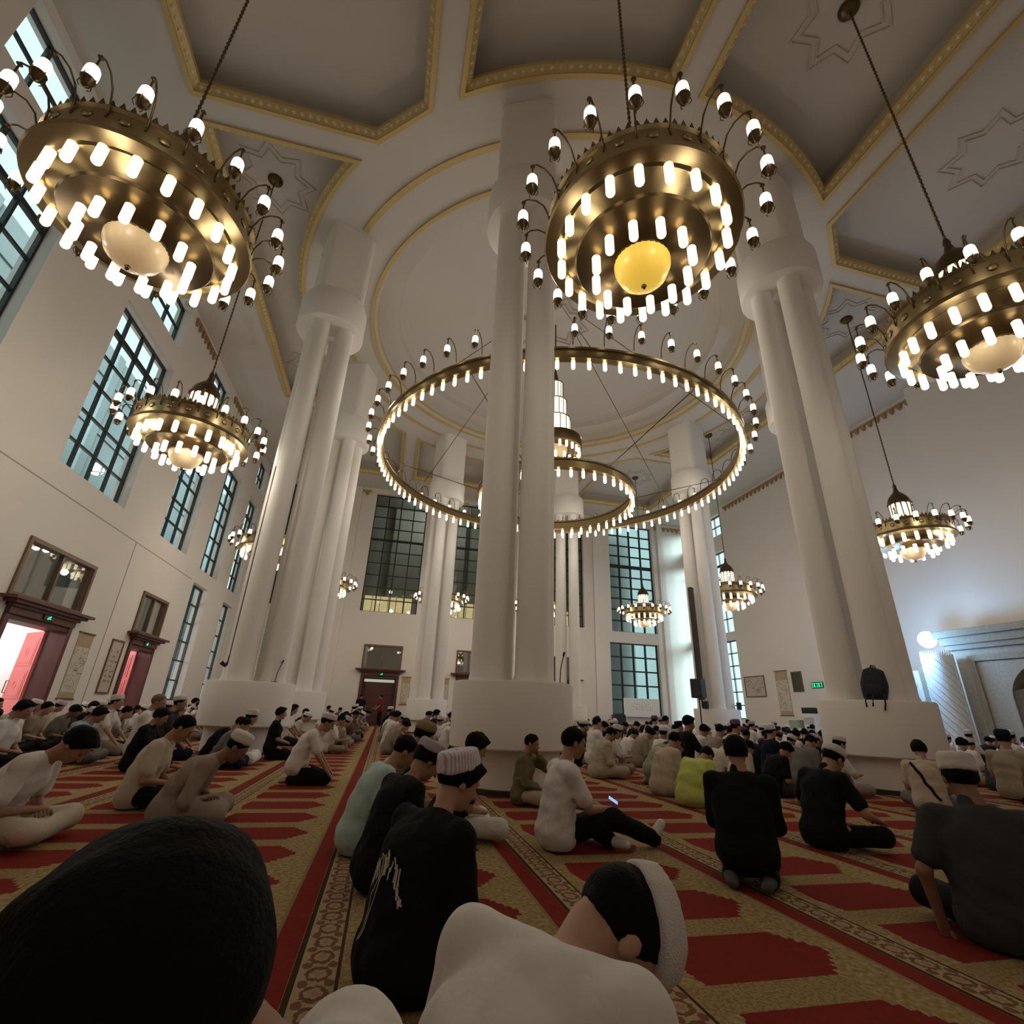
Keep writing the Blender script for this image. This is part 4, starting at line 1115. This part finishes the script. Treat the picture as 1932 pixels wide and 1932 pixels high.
    F.seg(sh[0], sh[1], .052+g, k=.03)
    for i, s in enumerate((1, -1)):
        e2 = sh[i]+(el[i]-sh[i])*min(1, sleeve)
        F.seg(sh[i], e2, .052+g, .05+g if sleeve <= 1 else .042+g, .03)
        if sleeve > 1: w2 = el[i]+(wr[i]-el[i])*min(1, sleeve-1); F.seg(el[i], w2, .042+g, .036+g, .02)
        if robe:
            F.seg(hip[i], kn[i], .10, .085, .05); F.seg(kn[i], ank[i], .085, .075, .05)
    if robe:
        F.seg((.05, 0, .09), (.34, 0, .10), .10, .08, .06, 1.6)
    F.wob(.006, 26, seed)
    F.cut(nk+np.array((math.sin(an), 0, math.cos(an)))*.012, (math.sin(an)*.9, 0, math.cos(an)))
    # collar ring
    if lean+hp < 62: F.seg(top+np.array((math.sin(an), 0, math.cos(an)))*.02, top+np.array((math.sin(an), 0, math.cos(an)))*.035, .062, .060, .012)
    F.seg(top, nk+Rh @ np.array((.0, 0, .06)), .050, .050, .006, sign=-1) if False else None
    if not robe: F.cut((0, 0, .012), (0, 0, -1))
    else: F.cut((0, 0, .004), (0, 0, -1))
    out['shirt'] = F.mesh()
    # ---- trousers
    if not robe:
        F = Field(lo, hi, h); g = .015
        F.seg(P0-np.array((.02, 0, .01)), P0+np.array((.02, 0, .0)), .095+g, .095+g, .04, 1.3)
        for i, s in enumerate((1, -1)):
            F.seg(hip[i]*.9, kn[i], .070+g, .064+g, .03); F.seg(kn[i], ank[i], .060+g, .046+g, .03)
        F.wob(.006, 22, seed+5); F.cut((0, 0, .004), (0, 0, -1))
        out['trousers'] = F.mesh()
        for i in range(2):
            c_ = (ank[i]+toe[i])/2; F = Field(c_-.2, c_+.2, h); F.seg(ank[i]+(toe[i]-ank[i])*.05, toe[i], .045, .034, .02, 1.25)
            F.cut((0, 0, .003), (0, 0, -1)); out['sock%d' % i] = F.mesh()
    # ---- hair, cap
    hl = hc-.16; hh = hc+.17; hs = min(h, .009)
    if hair:
        F = Field(hl, hh, hs)
        th = {'short': .009, 'full': .019, 'thin': .004, 'mop': .038}[hair]
        F.ell(X(-.010, 0, .016), (.098+th, .077+th*.8, .089+th), Rh)
        if hair in ('full', 'mop'): F.ell(X(.05, 0, .075), (.06, .06, .03), Rh, .02)
        F.wob(.004 if hair != 'thin' else .002, 60, seed+3)
        n_ = Rh @ np.array((.80, 0, -.60)); F.cut(X(.045 if hair not in ('full', 'mop') else .058 if hair == 'full' else .075, 0, .025), n_)
        n_ = Rh @ np.array((.30, 0, -.95)); F.cut(X(-.09, 0, -.062 if hair != 'mop' else -.115), n_)
        out['hair'] = F.mesh()
    if cap:
        F = Field(hl-.03, hh+.03, hs)
        Rc = Rh @ roty(-.30 if captilt is None else captilt)
        if cap == 'kufi': F.cyl(X(-.014, 0, .012), (.113, .095), Rc, .012, .112, rnd=.02, taper=.10)
        elif cap == 'low': F.cyl(X(-.012, 0, .012), (.114, .096), Rc, .022, .100, rnd=.02, taper=.06)
        elif cap == 'band': F.cyl(X(-.004, 0, .015), (.113, .093), Rh @ roty(.25), .03, .095, rnd=.012, taper=.05)
        elif cap == 'round': F.cyl(X(-.012, 0, .012), (.116, .098), Rc, .02, .12, rnd=.035, taper=.16)
        elif cap == 'baseball':
            F.ell(X(-.008, 0, .03), (.112, .09, .092), Rh); F.cut(X(0, 0, .025), -Rh[:, 2]); F.ell(X(.13, 0, .035), (.075, .065, .008), Rh, .012)
        F.wob(.0025, 70, seed+9)
        out['cap'] = F.mesh()
    out['eyes'] = [X(.086, s*.031, -.010) for s in (1, -1)]
    out['R'] = Rh; out['hc'] = hc; out['wr'] = wr; out['el'] = el; out['p'] = p; out['sh'] = sh
    return out

# cloth, skin, hair
def cloth(name, c, bump=(13, .45), noise=(6, .07)): return mat(name, c, .9, bump=bump, noise=noise, spec=.15)
m_skin = mat('tan_skin', (.36, .19, .115), .55, noise=(14, .10)); m_skin2 = mat('light_skin', (.46, .27, .18), .55, noise=(14, .08)); m_skin3 = mat('brown_skin', (.24, .12, .07), .55, noise=(14, .1))
SK = [m_skin, m_skin2, m_skin3]
m_hair = mat('black_hair', (.005, .0045, .0045), .75, bump=(120, .25), spec=.12)
m_hairg = mat('greying_hair', (.05, .046, .043), .6, bump=(160, .5))
m_eye = mat('dark_eye', (.012, .009, .008), .2)
CL = {'white': cloth('white_cotton', (.70, .675, .64)), 'cream': cloth('cream_cotton', (.58, .51, .41)), 'beige': cloth('beige_cotton', (.50, .41, .32)), 'black': cloth('black_cotton', (.009, .009, .010)), 'grey': cloth('grey_cotton', (.16, .155, .145)),
      'darkgrey': cloth('charcoal_cotton', (.045, .046, .047)), 'olive': cloth('olive_cotton', (.17, .15, .075)), 'sage': cloth('sage_cotton', (.26, .27, .19)), 'blue': cloth('pale_blue_cotton', (.30, .43, .58)), 'navy': cloth('navy_cotton', (.012, .016, .035)),
      'lime': cloth('lime_yellow_cloth', (.52, .58, .15)), 'brown': cloth('brown_cotton', (.16, .085, .05)), 'maroon': cloth('maroon_cotton', (.17, .03, .03)), 'aqua': cloth('pale_aqua_cotton', (.42, .56, .52)), 'taupe': cloth('taupe_cotton', (.30, .24, .19)), 'lilac': cloth('lilac_white_cloth', (.55, .48, .55)), 'sand': cloth('sand_linen', (.42, .36, .27))}
m_sock = cloth('white_sock', (.66, .64, .60)); m_sockd = cloth('grey_sock', (.10, .095, .09))
CAPM = {'white': cloth('white_cap_cloth', (.74, .71, .68), (220, .5)), 'lilac': cloth('lilac_cap_cloth', (.50, .44, .52), (200, .5)), 'khaki': cloth('khaki_cap_cloth', (.26, .20, .10)), 'black': CL['black'], 'navy': CL['navy'], 'purple': cloth('purple_cap_cloth', (.16, .08, .15))}
m_pleat = bpy.data.materials.new('pleated_lilac_cap'); m_pleat.use_nodes = True
nt = m_pleat.node_tree; b_ = nt.nodes['Principled BSDF']; b_.inputs['Roughness'].default_value = .9
tc = nt.nodes.new('ShaderNodeTexCoord'); wv = nt.nodes.new('ShaderNodeTexWave'); wv.inputs['Scale'].default_value = 22; wv.inputs['Distortion'].default_value = 2.5
nt.links.new(tc.outputs['Object'], wv.inputs['Vector']); r_ = nt.nodes.new('ShaderNodeValToRGB')
r_.color_ramp.elements[0].color = (.72, .67, .72, 1); r_.color_ramp.elements[1].color = (.40, .33, .44, 1); r_.color_ramp.elements[0].position = .35
nt.links.new(wv.outputs['Fac'], r_.inputs['Fac']); nt.links.new(r_.outputs['Color'], b_.inputs['Base Color'])
CAPM['pleat'] = m_pleat

def set_mat(o, m):
    o.material_slots[0].link = 'OBJECT'; o.material_slots[0].material = m
ARCH = {}
def make_meshes(fig):
    d = {}
    v, f, mi = fig['body']
    def me(name, V, F):
        m_ = bpy.data.meshes.new(name)
        F = F if isinstance(F, list) else F.tolist()
        m_.from_pydata([tuple(q) for q in np.asarray(V).tolist()], [], F); m_.polygons.foreach_set('use_smooth', np.ones(len(m_.polygons), dtype=bool)); m_.materials.append(m_skin); m_.update(); return m_
    d['body'] = me('person', v, f)
    for k in ('shirt', 'trousers', 'sock0', 'sock1', 'hair', 'cap'):
        if k in fig and len(fig[k][0]): d[k] = me(k, *fig[k])
    for n_, c in enumerate(fig['eyes']):
        M_ = Matrix([list(map(float, r)) for r in fig['R']]).to_4x4(); q = MB().lathe([(0, -.006), (.009, -.004), (.012, 0), (.009, .004), (0, .006)], 10)
        d['eye%d' % n_] = me('eye', [tuple(Vector(c)+(M_ @ Vector((p[2]*.8, p[0]*1.1, p[1]*.7)))) for p in q.v], q.f)
    return d
def put(meshes, x, y, rz, cm, scale=1., z=0.):
    """cm: materials by part; returns the body object, parts parented to it"""
    o = bpy.data.objects.new('person', meshes['body']); COL.objects.link(o); set_mat(o, cm.get('skin', m_skin))
    o.location = (x, y, z); o.rotation_euler = (0, 0, rad(rz)); o.scale = (scale,)*3
    for k, n_ in (('shirt', cm.get('shirtname', 'shirt')), ('trousers', 'trousers'), ('sock0', 'sock'), ('sock1', 'sock'), ('hair', 'hair'), ('cap', 'cap'), ('eye0', 'eye'), ('eye1', 'eye')):
        if k not in meshes: continue
        m_ = cm.get(k if not k.startswith('sock') else 'socks')
        if k == 'hair' and m_ is None: m_ = m_hair
        if k.startswith('sock') and m_ is None: continue
        if k.startswith('eye'): m_ = m_eye
        if m_ is None: continue
        c = bpy.data.objects.new(n_, meshes[k]); COL.objects.link(c); set_mat(c, m_); c.parent = o
    return o
FAST = False
def hero(label, x, y, rz, fig, cm, scale=1., h=.0115, z=0.):
    f = figure(h=h, **fig); o = put(make_meshes(f), x, y, rz, cm, scale, z); tag(o, label, 'person'); return o, f
HEROES = []
def H(label, x, y, rz, fig, scale=1., h=.0115, **cm):
    cm = {k: (CL[v] if isinstance(v, str) and k in ('shirt', 'trousers', 'socks') else CAPM[v] if isinstance(v, str) and k == 'cap' else v) for k, v in cm.items()}
    r = hero(label, x, y, rz, fig, cm, scale, h); HEROES.append((x, y)); return r
S = dict
p1 = H('closest person at bottom left, mop of black hair and white shirt',  .165, .69, 175, S(lean=30, hp=33, legs='cross', hair='mop', seed=1), 1.085, .011, shirt='white', trousers='black', skin=m_skin)
p2 = H('person at bottom centre, white shirt and white skullcap, head bowed low', .20, 1.02, 34, S(lean=30, hp=58, hy=-27, shrug=.04, legs='cross', cap='band', hair='short', fat=1.1, seed=2), .99, .0095, shirt='white', trousers='grey', cap='white', skin=m_skin2)
p3 = H('person in black shirt with pale lettering across the back and pleated lilac cap', .18, 2.44, 30, S(lean=19, hp=16, hy=-14, legs='cross', hands='lap', cap='kufi', captilt=-.62, hair='full', fat=1.18, sleeve=.85, seed=3), .96, .0095, shirt='black', trousers='darkgrey', cap='pleat', skin=m_skin2)
p4 = H('person in plain black shirt and pale low cap, behind the lettered shirt', .09, 3.60, 22, S(lean=20, hp=30, hy=-5, cap='low', hair='full', seed=4), .97, shirt='black', trousers='black', cap='lilac', skin=m_skin)
H('person in pale aqua shirt half hidden behind the plain black shirt', -.08, 4.42, 12, S(lean=26, hp=22, seed=5), .98, .013, shirt='aqua', trousers='grey')
H('person in olive with khaki cap, half hidden by two black shirts', .16, 5.45, 10, S(lean=22, hp=20, cap='round', hair='short', seed=6), 1.04, .013, shirt='olive', trousers='olive', cap='khaki')
H('person with thick black hair and pale trousers beyond the pleated lilac cap', .66, 4.78, 8, S(lean=15, hp=20, hair='full', seed=7), .95, .013, shirt='black', trousers='white')
p6 = H('person in white short-sleeved shirt, one white-socked foot stretched out', 1.48, 4.42, 2, S(lean=12, hp=8, hy=-4, legs='stretch', hands=((.36, .02, .26), (.40, -.08, .28)), hair='short', seed=8), 1.02, .0105, shirt='white', trousers='black', socks=m_sock, skin=m_skin)
H('person all in black with thick hair, back turned, right of the stretched foot', 2.48, 3.40, 50, S(lean=9, hp=8, legs='kneel', hair='full', sleeve=1.8, fat=1.16, seed=9), .90, shirt='black', trousers='black', socks=m_sockd, skin=m_skin)
H('person in black shirt and white low cap, knees wide, head bent down', 3.90, 4.25, 8, S(lean=20, hp=36, legs='cross', cap='low', hair='short', hands='knees', seed=10), 1.0, shirt='black', trousers='black', cap='white', skin=m_skin)
p9 = H('broad person in charcoal shirt and white skullcap, back turned, at lower right', 3.17, 2.36, 50, S(lean=13, hp=8, cap='kufi', captilt=-.15, hair='short', fat=1.14, hands='side', seed=11), .98, shirt='darkgrey', trousers='black', cap='white', skin=m_skin3)
p10 = H('person in beige shirt with dark strap over the shoulder near the right column', 7.0, 5.75, 38, S(lean=15, hp=14, hair='full', seed=12), .97, .013, shirt='beige', trousers='grey')
H('person in navy shirt at the right edge beside the white skullcap', 5.3, 3.15, 40, S(lean=12, hp=14, hair='full', fat=1.1, seed=13), 1.02, .013, shirt='navy', trousers='navy')
H('person in olive shirt right of the beige shirt with a strap', 8.3, 5.2, 30, S(lean=16, hp=14, hair='full', seed=14), 1.0, .013, shirt='olive', trousers='black')
H('person with dark navy cap in front of the ribbed screen', 9.9, 6.7, 20, S(lean=10, hp=12, cap='round', hair='short', seed=15), 1.14, .013, shirt='sand', trousers='black', cap='navy')
H('person in navy shirt in front of the carved stone niche', 9.0, 4.4, 30, S(lean=12, hp=10, hair='full', fat=1.1, seed=16), 1.06, .013, shirt='navy', trousers='black')
H('person folded forward under a bright lime yellow garment', 3.85, 6.25, 20, S(lean=40, hp=34, robe=True, sleeve=1.7, hair='short', fat=1.1, seed=17), .95, .013, shirt='lime', shirtname='robe')
H('person in long beige robe leaning forward, beside the lime yellow garment', 3.95, 7.10, 14, S(lean=24, hp=26, robe=True, sleeve=1.7, hair='short', seed=18), 1.0, .013, shirt='beige', shirtname='robe')
H('person in long sand robe just right of the middle column base', 3.75, 8.95, 6, S(lean=24, hp=26, robe=True, sleeve=1.7, hair='short', seed=19), 1.0, .013, shirt='sand', shirtname='robe')
H('person in sage green robe bowed right down to the carpet', 4.35, 8.05, 10, S(lean=62, hp=20, legs='kneel', robe=True, sleeve=1.7, hair='short', hands='floor', seed=20), 1.0, .014, shirt='sage', shirtname='robe')
p18 = H('boy in olive jacket against the middle column base, hand at his mouth', 1.72, 6.42, -28, S(lean=8, hp=12, hair='short', sleeve=1.7, hands=('face', 'lap'), seed=21), .86, .0115, shirt='olive', trousers='sand', skin=m_skin)
H('person in white shirt and cream trousers bent forward, lower left', -2.66, 4.84, 2, S(lean=35, hp=32, hair='full', hands='lap', seed=22), 1.04, .0115, shirt='white', trousers='cream', socks=m_sock, skin=m_skin)
H('person in cream shirt and black trousers, left of the tall round white cap', -2.28, 6.25, 4, S(lean=22, hp=20, hair='short', seed=23), 1.02, .0115, shirt='cream', trousers='black', skin=m_skin)
H('person in brown-grey robe with tall round white cap, bent forward', -1.68, 5.42, 6, S(lean=42, hp=18, cap='round', hair='thin', robe=True, sleeve=1.3, seed=24), 1.0, .0115, shirt='taupe', shirtname='robe', cap='white', skin=m_skin3)
H('person in loose white shirt and black shorts leaning hands on the carpet', -1.05, 7.95, 2, S(lean=30, hp=14, legs='kneel', hands=((.5, .24, .03), (.52, -.2, .03)), hair='short', cap='low', seed=25), .97, .0115, shirt='white', trousers='black', cap='white', skin=m_skin)
H('person in black shirt bending low before the left column base', -2.95, 10.85, 0, S(lean=40, hp=18, hair='short', seed=26), 1.0, .014, shirt='black', trousers='grey')
H('boy in black kneeling upright before the left column base', -2.0, 11.2, 10, S(lean=4, hp=0, hair='full', legs='kneel', seed=27), .92, .014, shirt='black', trousers='black')
H('white shirted person with thick black hair at the left edge by the first red door', -5.35, 9.3, 0, S(lean=14, hp=10, hair='full', seed=28), 1.04, .014, shirt='white', trousers='black')
H('person in pale blue shirt in the left crowd, near the photo edge', -4.8, 10.1, 2, S(lean=22, hp=16, hair='full', seed=29), 1.0, .014, shirt='blue', trousers='grey')
H('person with shaved head in white, taller than the left crowd around', -3.8, 9.95, 6, S(lean=8, hp=8, hair='thin', legs='kneel', seed=30), 1.08, .014, shirt='white', trousers='black', hair=mat('shaved_scalp', (.14, .085, .06), .6))
H('person in black shirt hugging one knee, left of the left column', -3.5, 9.2, 4, S(lean=14, hp=16, hair='full', hands='shins', legs='kneeup', seed=31), 1.0, .014, shirt='black', trousers='black')

# lettering on the black back, a watch or phone light, the strap
def on_surface(o, pts, w, name, m, parent, lift=.004):
    """thin ribbons lying on a mesh: pts are lists of local (x,y,z) polylines pushed to the nearest surface point"""
    me = o.data; bv = BVHTree.FromPolygons([v.co.copy() for v in me.vertices], [tuple(p.vertices) for p in me.polygons])
    b = MB()
    for line in pts:
        ring = []
        L_ = [Vector(q) for q in line]; fine = []
        for a_, c_ in zip(L_[:-1], L_[1:]):
            k = max(1, int((c_-a_).length/.012)); fine += [a_.lerp(c_, i/k) for i in range(k)]
        fine.append(L_[-1])
        P_ = []
        for q in fine:
            r = bv.find_nearest(q); P_.append((r[0]+r[1]*lift, r[1]))
        for i, (q, n_) in enumerate(P_):
            t = (P_[min(i+1, len(P_)-1)][0]-P_[max(i-1, 0)][0]); s_ = t.cross(n_)
            s_ = s_.normalized()*w/2 if s_.length > 1e-8 else Vector((0, w/2, 0)); ring += [q-s_, q+s_]
        b.add(ring, [(2*i, 2*i+1, 2*i+3, 2*i+2) for i in range(len(P_)-1)])
    return b.build(name, m, parent)
def child(o, nm):
    return next((c for c in o.children if c.name.split('.')[0] == nm), None)
m_print = mat('pale_shirt_print', (.52, .48, .40), .8)
o3, f3 = p3; sh3 = child(o3, 'shirt')
# an arc of lettering between the shoulders with a tall stroke down the spine side
bk = []
for k in range(11):
    t = k/10; y = .17-.34*t; z = .47-.10*((t-.5)**2)*4
    for q in range(3):
        r_ = random.Random(k*7+q); yy = y+r_.uniform(-.012, .012); zz = z+r_.uniform(-.02, .02)
        bk.append([(-.2, yy-.010+r_.uniform(-.008, .008), zz-.018), (-.2, yy+.010+r_.uniform(-.008, .008), zz+.02)])
lines = [[(-.25, .06-.03*q, .47), (-.27, .075-.03*q, .38), (-.27, .10-.03*q, .29), (-.25, .12-.03*q, .21)] for q in range(2)]
on_surface(sh3, bk, .007, 'back_lettering', m_print, sh3); on_surface(sh3, lines, .006, 'back_print', m_print, sh3)
o10, f10 = p10; s10 = child(o10, 'shirt')
on_surface(s10, [[(-.05, .14, .62), (-.22, .10, .5), (-.25, .0, .35), (-.2, -.14, .18)]], .035, 'strap', CL['black'], o10, .008)
e = empty('phone', (0, 0, 0)); tag(e, 'small blue lit screen in the hand of the person with the stretched foot', 'phone')
wv_ = p6[1]['wr'][1]*1.04; ph = Matrix.Translation((1.48, 4.42, 0)) @ Matrix.Rotation(rad(2), 4, 'Z')
e.location = ph @ Vector((wv_[0]+.06, wv_[1]+.01, wv_[2]+.055)); e.rotation_euler = (rad(35), rad(-25), rad(60)); e.scale = (.6, .6, .6)
MB().box(-.037, .037, -.075, .075, -.004, .004, bev=.003).build('body', m_black, e)
MB().box(-.034, .034, -.07, .07, .004, .0046).build('screen', mat('blue_lit_screen', (.1, .2, .4), .3, emit=(.25, .45, 1.0), estr=1.2), e)
# ------------------------------------------------------------------ the rest of the congregation, each on a mat of the carpet
POSES = [S(lean=14, hp=12), S(lean=24, hp=22), S(lean=32, hp=28), S(lean=10, hp=4, legs='kneel', hands='knees'), S(lean=18, hp=20, legs='kneeup', hands='shins'), S(lean=20, hp=10, hy=25)]
HATS = [(None, 'short'), (None, 'full'), ('kufi', 'short'), ('round', 'short'), ('low', 'short')]
mid_cache = {}; far_cache = {}
def mid_meshes(pi, hi_, robe):
    k = (pi, hi_, robe)
    if k not in mid_cache:
        cap, hair = HATS[hi_]; mid_cache[k] = make_meshes(figure(h=.0165, cap=cap, hair=hair, robe=robe, sleeve=1.7 if robe else .75, seed=50+pi, **POSES[pi]))
        [mid_cache[k].pop(e_, None) for e_ in ('eye0', 'eye1')]; mid_cache[k].pop('sock0', None); mid_cache[k].pop('sock1', None)
    return mid_cache[k]
FARMAT = ['skin', 'shirt', 'trousers', 'hair', 'cap']
def far_mesh(pi, hi_):
    k = (pi, hi_)
    if k not in far_cache:
        cap, hair = HATS[hi_]; f = figure(h=.027, cap=cap, hair=hair, seed=80+pi, **POSES[pi])
        parts = [f['body']]; parts = [(parts[0][0], parts[0][1], 0)]
        for i, n_ in ((1, 'shirt'), (2, 'trousers'), (3, 'hair'), (4, 'cap')):
            if n_ in f and len(f[n_][0]): parts.append((f[n_][0], f[n_][1].tolist(), i))
        V, F_, mi = vm(*parts); me = bpy.data.meshes.new('person'); me.from_pydata([tuple(q) for q in V.tolist()], [], F_)
        for _ in range(5): me.materials.append(m_skin)
        me.polygons.foreach_set('material_index', np.array(mi, dtype=np.int32)); me.polygons.foreach_set('use_smooth', np.ones(len(me.polygons), dtype=bool)); me.update()
        far_cache[k] = me
    return far_cache[k]
SHC = [('white', 30), ('cream', 14), ('black', 22), ('grey', 8), ('taupe', 6), ('darkgrey', 6), ('blue', 4), ('navy', 4), ('brown', 3), ('maroon', 2), ('sand', 4), ('olive', 2), ('lilac', 3)]
TRC = ['black', 'black', 'grey', 'darkgrey', 'beige', 'navy', 'taupe']
SHN = {'white': 'white', 'cream': 'cream', 'black': 'black', 'grey': 'grey', 'taupe': 'taupe', 'darkgrey': 'charcoal', 'blue': 'pale blue', 'navy': 'navy', 'brown': 'brown', 'maroon': 'maroon', 'sand': 'sand coloured', 'olive': 'olive', 'lilac': 'pale lilac'}
def pick(r):
    t = r.uniform(0, sum(w for _, w in SHC))
    for n_, w in SHC:
        t -= w
        if t <= 0: return n_
    return 'white'
def zone(x, y):
    if x < -4.2: return 'by the left wall doors' if y < 19 else 'far down by the left wall windows'
    if x < -.3:
        return 'in front of the left column' if y < 12 else 'just behind the left column' if y < 19 else 'near the dark far door'
    if x < 3.6: return 'seen left of the middle column' if x/y < .16 else 'just right of the middle column'
    if y > 24: return 'before the far windows'
    if x/y < .72: return 'between the middle and far right columns' if y > 13 else 'in the near rows right of the middle column'
    if x < 10.5 and y < 13: return 'left of the right column base'
    if x/y > .95: return 'right of the right column'
    return 'by the right wall beyond the right column'
LABCOUNT = {}
crowd = []
r = random.Random(23)
for k in range(-6, 15):
    for j in range(-1, 43):
        x = -.29+1.34*k+.48; y = 3.81+.645*j
        if x > 19.3 or y > 30.6 or x < -8.1: continue
        if x < -4.5: ok = y > 8.4
        elif x < -2: ok = y > 9.6
        elif x < 2.7: ok = y > 12.2
        elif x < 4.4: ok = y > 9.6
        elif x < 8.2: ok = y > 7.0
        else: ok = y > 9.0 if x > 9.6 else y > 8.8
        if x > 9.6 and y < 13 and y > 4.4 and x < 14: ok = r.random() < .5
        if not ok: continue
        if y > 12 and r.random() < .28: continue
        if y > 18 and r.random() < .35: continue
        if any((x+.2-cx)**2+(y-cy)**2 < 1.75 for cx, cy in map(col_pos, range(8))): continue
        if any((x-hx)**2+(y-hy_)**2 < .42 for hx, hy_ in HEROES): continue
        if x > 18.2 and 8.5 < y < 19.2: continue
        if x > 13.6 and y > 29.8: continue
        if abs(x-11.7) < .8 and abs(y-17.8) < .6: continue
        # behind the nearest columns: nothing of it shows
        hid = False
        for ci in (0, 1, 7):
            cx, cy = col_pos(ci); d = math.hypot(cx, cy); a = math.atan2(cx, cy)-math.atan2(x, y)
            if abs(a) < math.asin(.70/d) and math.hypot(x, y) > d: hid = True
        if hid: continue
        crowd.append((math.hypot(x, y), x+r.uniform(-.13, .13), y+r.uniform(-.035, .035)))
crowd.sort()
crowd = crowd[:290-len(HEROES)]
for n_, (d, x, y) in enumerate(crowd):
    pi = r.randrange(len(POSES)); hi_ = r.choices(range(5), (26, 24, 18, 16, 16))[0]
    sc_ = pick(r); capc = r.choices(['white', 'lilac', 'black', 'purple'], (60, 18, 12, 10))[0]; capm = CAPM[capc]
    rz = r.gauss(2, 7); sk = r.choices(SK, (5, 3, 2))[0]; s_ = r.uniform(.92, 1.08)
    head = (capc+' cap') if HATS[hi_][0] else ('short black hair' if HATS[hi_][1] == 'short' else 'thick black hair')
    tr_ = r.choice(TRC)
    if d < 13.5:
        robe = r.random() < .15
        o = put(mid_meshes(pi, hi_, robe), x, y, rz, dict(skin=sk, shirt=CL[sc_], trousers=CL[tr_], cap=capm, shirtname='robe' if robe else 'shirt'), s_); o.scale = (s_, s_*.9, s_)
        lab = '%s person, %s, %s' % (SHN[sc_]+(' robed' if robe else ' shirted'), head, zone(x, y))
    else:
        o = bpy.data.objects.new('person', far_mesh(pi, hi_)); COL.objects.link(o); o.location = (x, y, 0); o.rotation_euler = (0, 0, rad(rz)); o.scale = (s_, s_*.9, s_)
        for i, m_ in enumerate((sk, CL[sc_], CL[tr_], m_hair, capm)): o.material_slots[i].link = 'OBJECT'; o.material_slots[i].material = m_
        lab = 'distant %s person, %s, %s' % (SHN[sc_]+' shirted', head, zone(x, y))
    tag(o, lab, 'person', 'seated people in '+SHN[sc_]+' '+zone(x, y))
    LABCOUNT[lab] = LABCOUNT.get(lab, 0)+1
# a few people standing in the far doorway
for x, y, rz, c, lab in ((-1.25, 29.6, 80, 'black', 'person in black standing in front of the dark far door'), (-.15, 29.9, 200, 'maroon', 'person in dark red standing right of the dark far door opening')):
    o = put(make_meshes(figure(h=.02, lean=2, hp=4, legs='stand', hands='knees', hair='short', seed=3)), x, y, rz, dict(skin=m_skin, shirt=CL[c], trousers=CL['black'])); tag(o, lab, 'person')
# ------------------------------------------------------------------ daylight, lamps and added fills
w = bpy.data.worlds.new('world'); SC.world = w; w.use_nodes = True
bg = w.node_tree.nodes['Background']; bg.inputs['Color'].default_value = (.74, .90, .92, 1); bg.inputs['Strength'].default_value = 1.25
L_ = bpy.data.lights.new('flood_light', 'POINT'); L_.energy = 330; L_.color = (.28, .58, 1.0); L_.shadow_soft_size = .25
o = bpy.data.objects.new('flood_light', L_); COL.objects.link(o); o.location = (18.0, 14.4, 3.7)
for y_ in (14.9, 20.7):      # added fill lights outside the two open doors, in place of daylight
    L_ = bpy.data.lights.new('door_fill_light', 'POINT'); L_.energy = 260; L_.color = (1.0, .90, .90); L_.shadow_soft_size = .3
    o = bpy.data.objects.new('door_fill_light', L_); COL.objects.link(o); o.location = (-11.2, y_, 2.95)
L_ = bpy.data.lights.new('gallery_fill_light', 'POINT'); L_.energy = 420; L_.color = (1.0, .97, .88); L_.shadow_soft_size = .4  # added fill, brightens the gallery seen through the far windows
o = bpy.data.objects.new('gallery_fill_light', L_); COL.objects.link(o); o.location = (2.3, 34.5, 14.8)
L_ = bpy.data.lights.new('sun', 'SUN'); L_.energy = 9.0; L_.color = (.68, .93, 1.0); L_.angle = rad(22)
o = bpy.data.objects.new('sun', L_); COL.objects.link(o); o.location = (60, -30, 40)
o.rotation_euler = Vector((-.45, .86, -.25)).to_track_quat('-Z', 'Y').to_euler()
SC.cycles.use_adaptive_sampling = True; SC.cycles.adaptive_threshold = .02
SC.cycles.max_bounces = 8; SC.cycles.diffuse_bounces = 5; SC.cycles.glossy_bounces = 3; SC.cycles.transparent_max_bounces = 12; SC.cycles.transmission_bounces = 3
SC.cycles.sample_clamp_indirect = 4; SC.cycles.caustics_reflective = False; SC.cycles.caustics_refractive = False
SC.cycles.use_light_tree = True
SC.view_settings.view_transform = 'Standard'; SC.view_settings.look = 'None'; SC.view_settings.gamma = 1; SC.view_settings.exposure = 0.0
SC.view_settings.use_curve_mapping = False
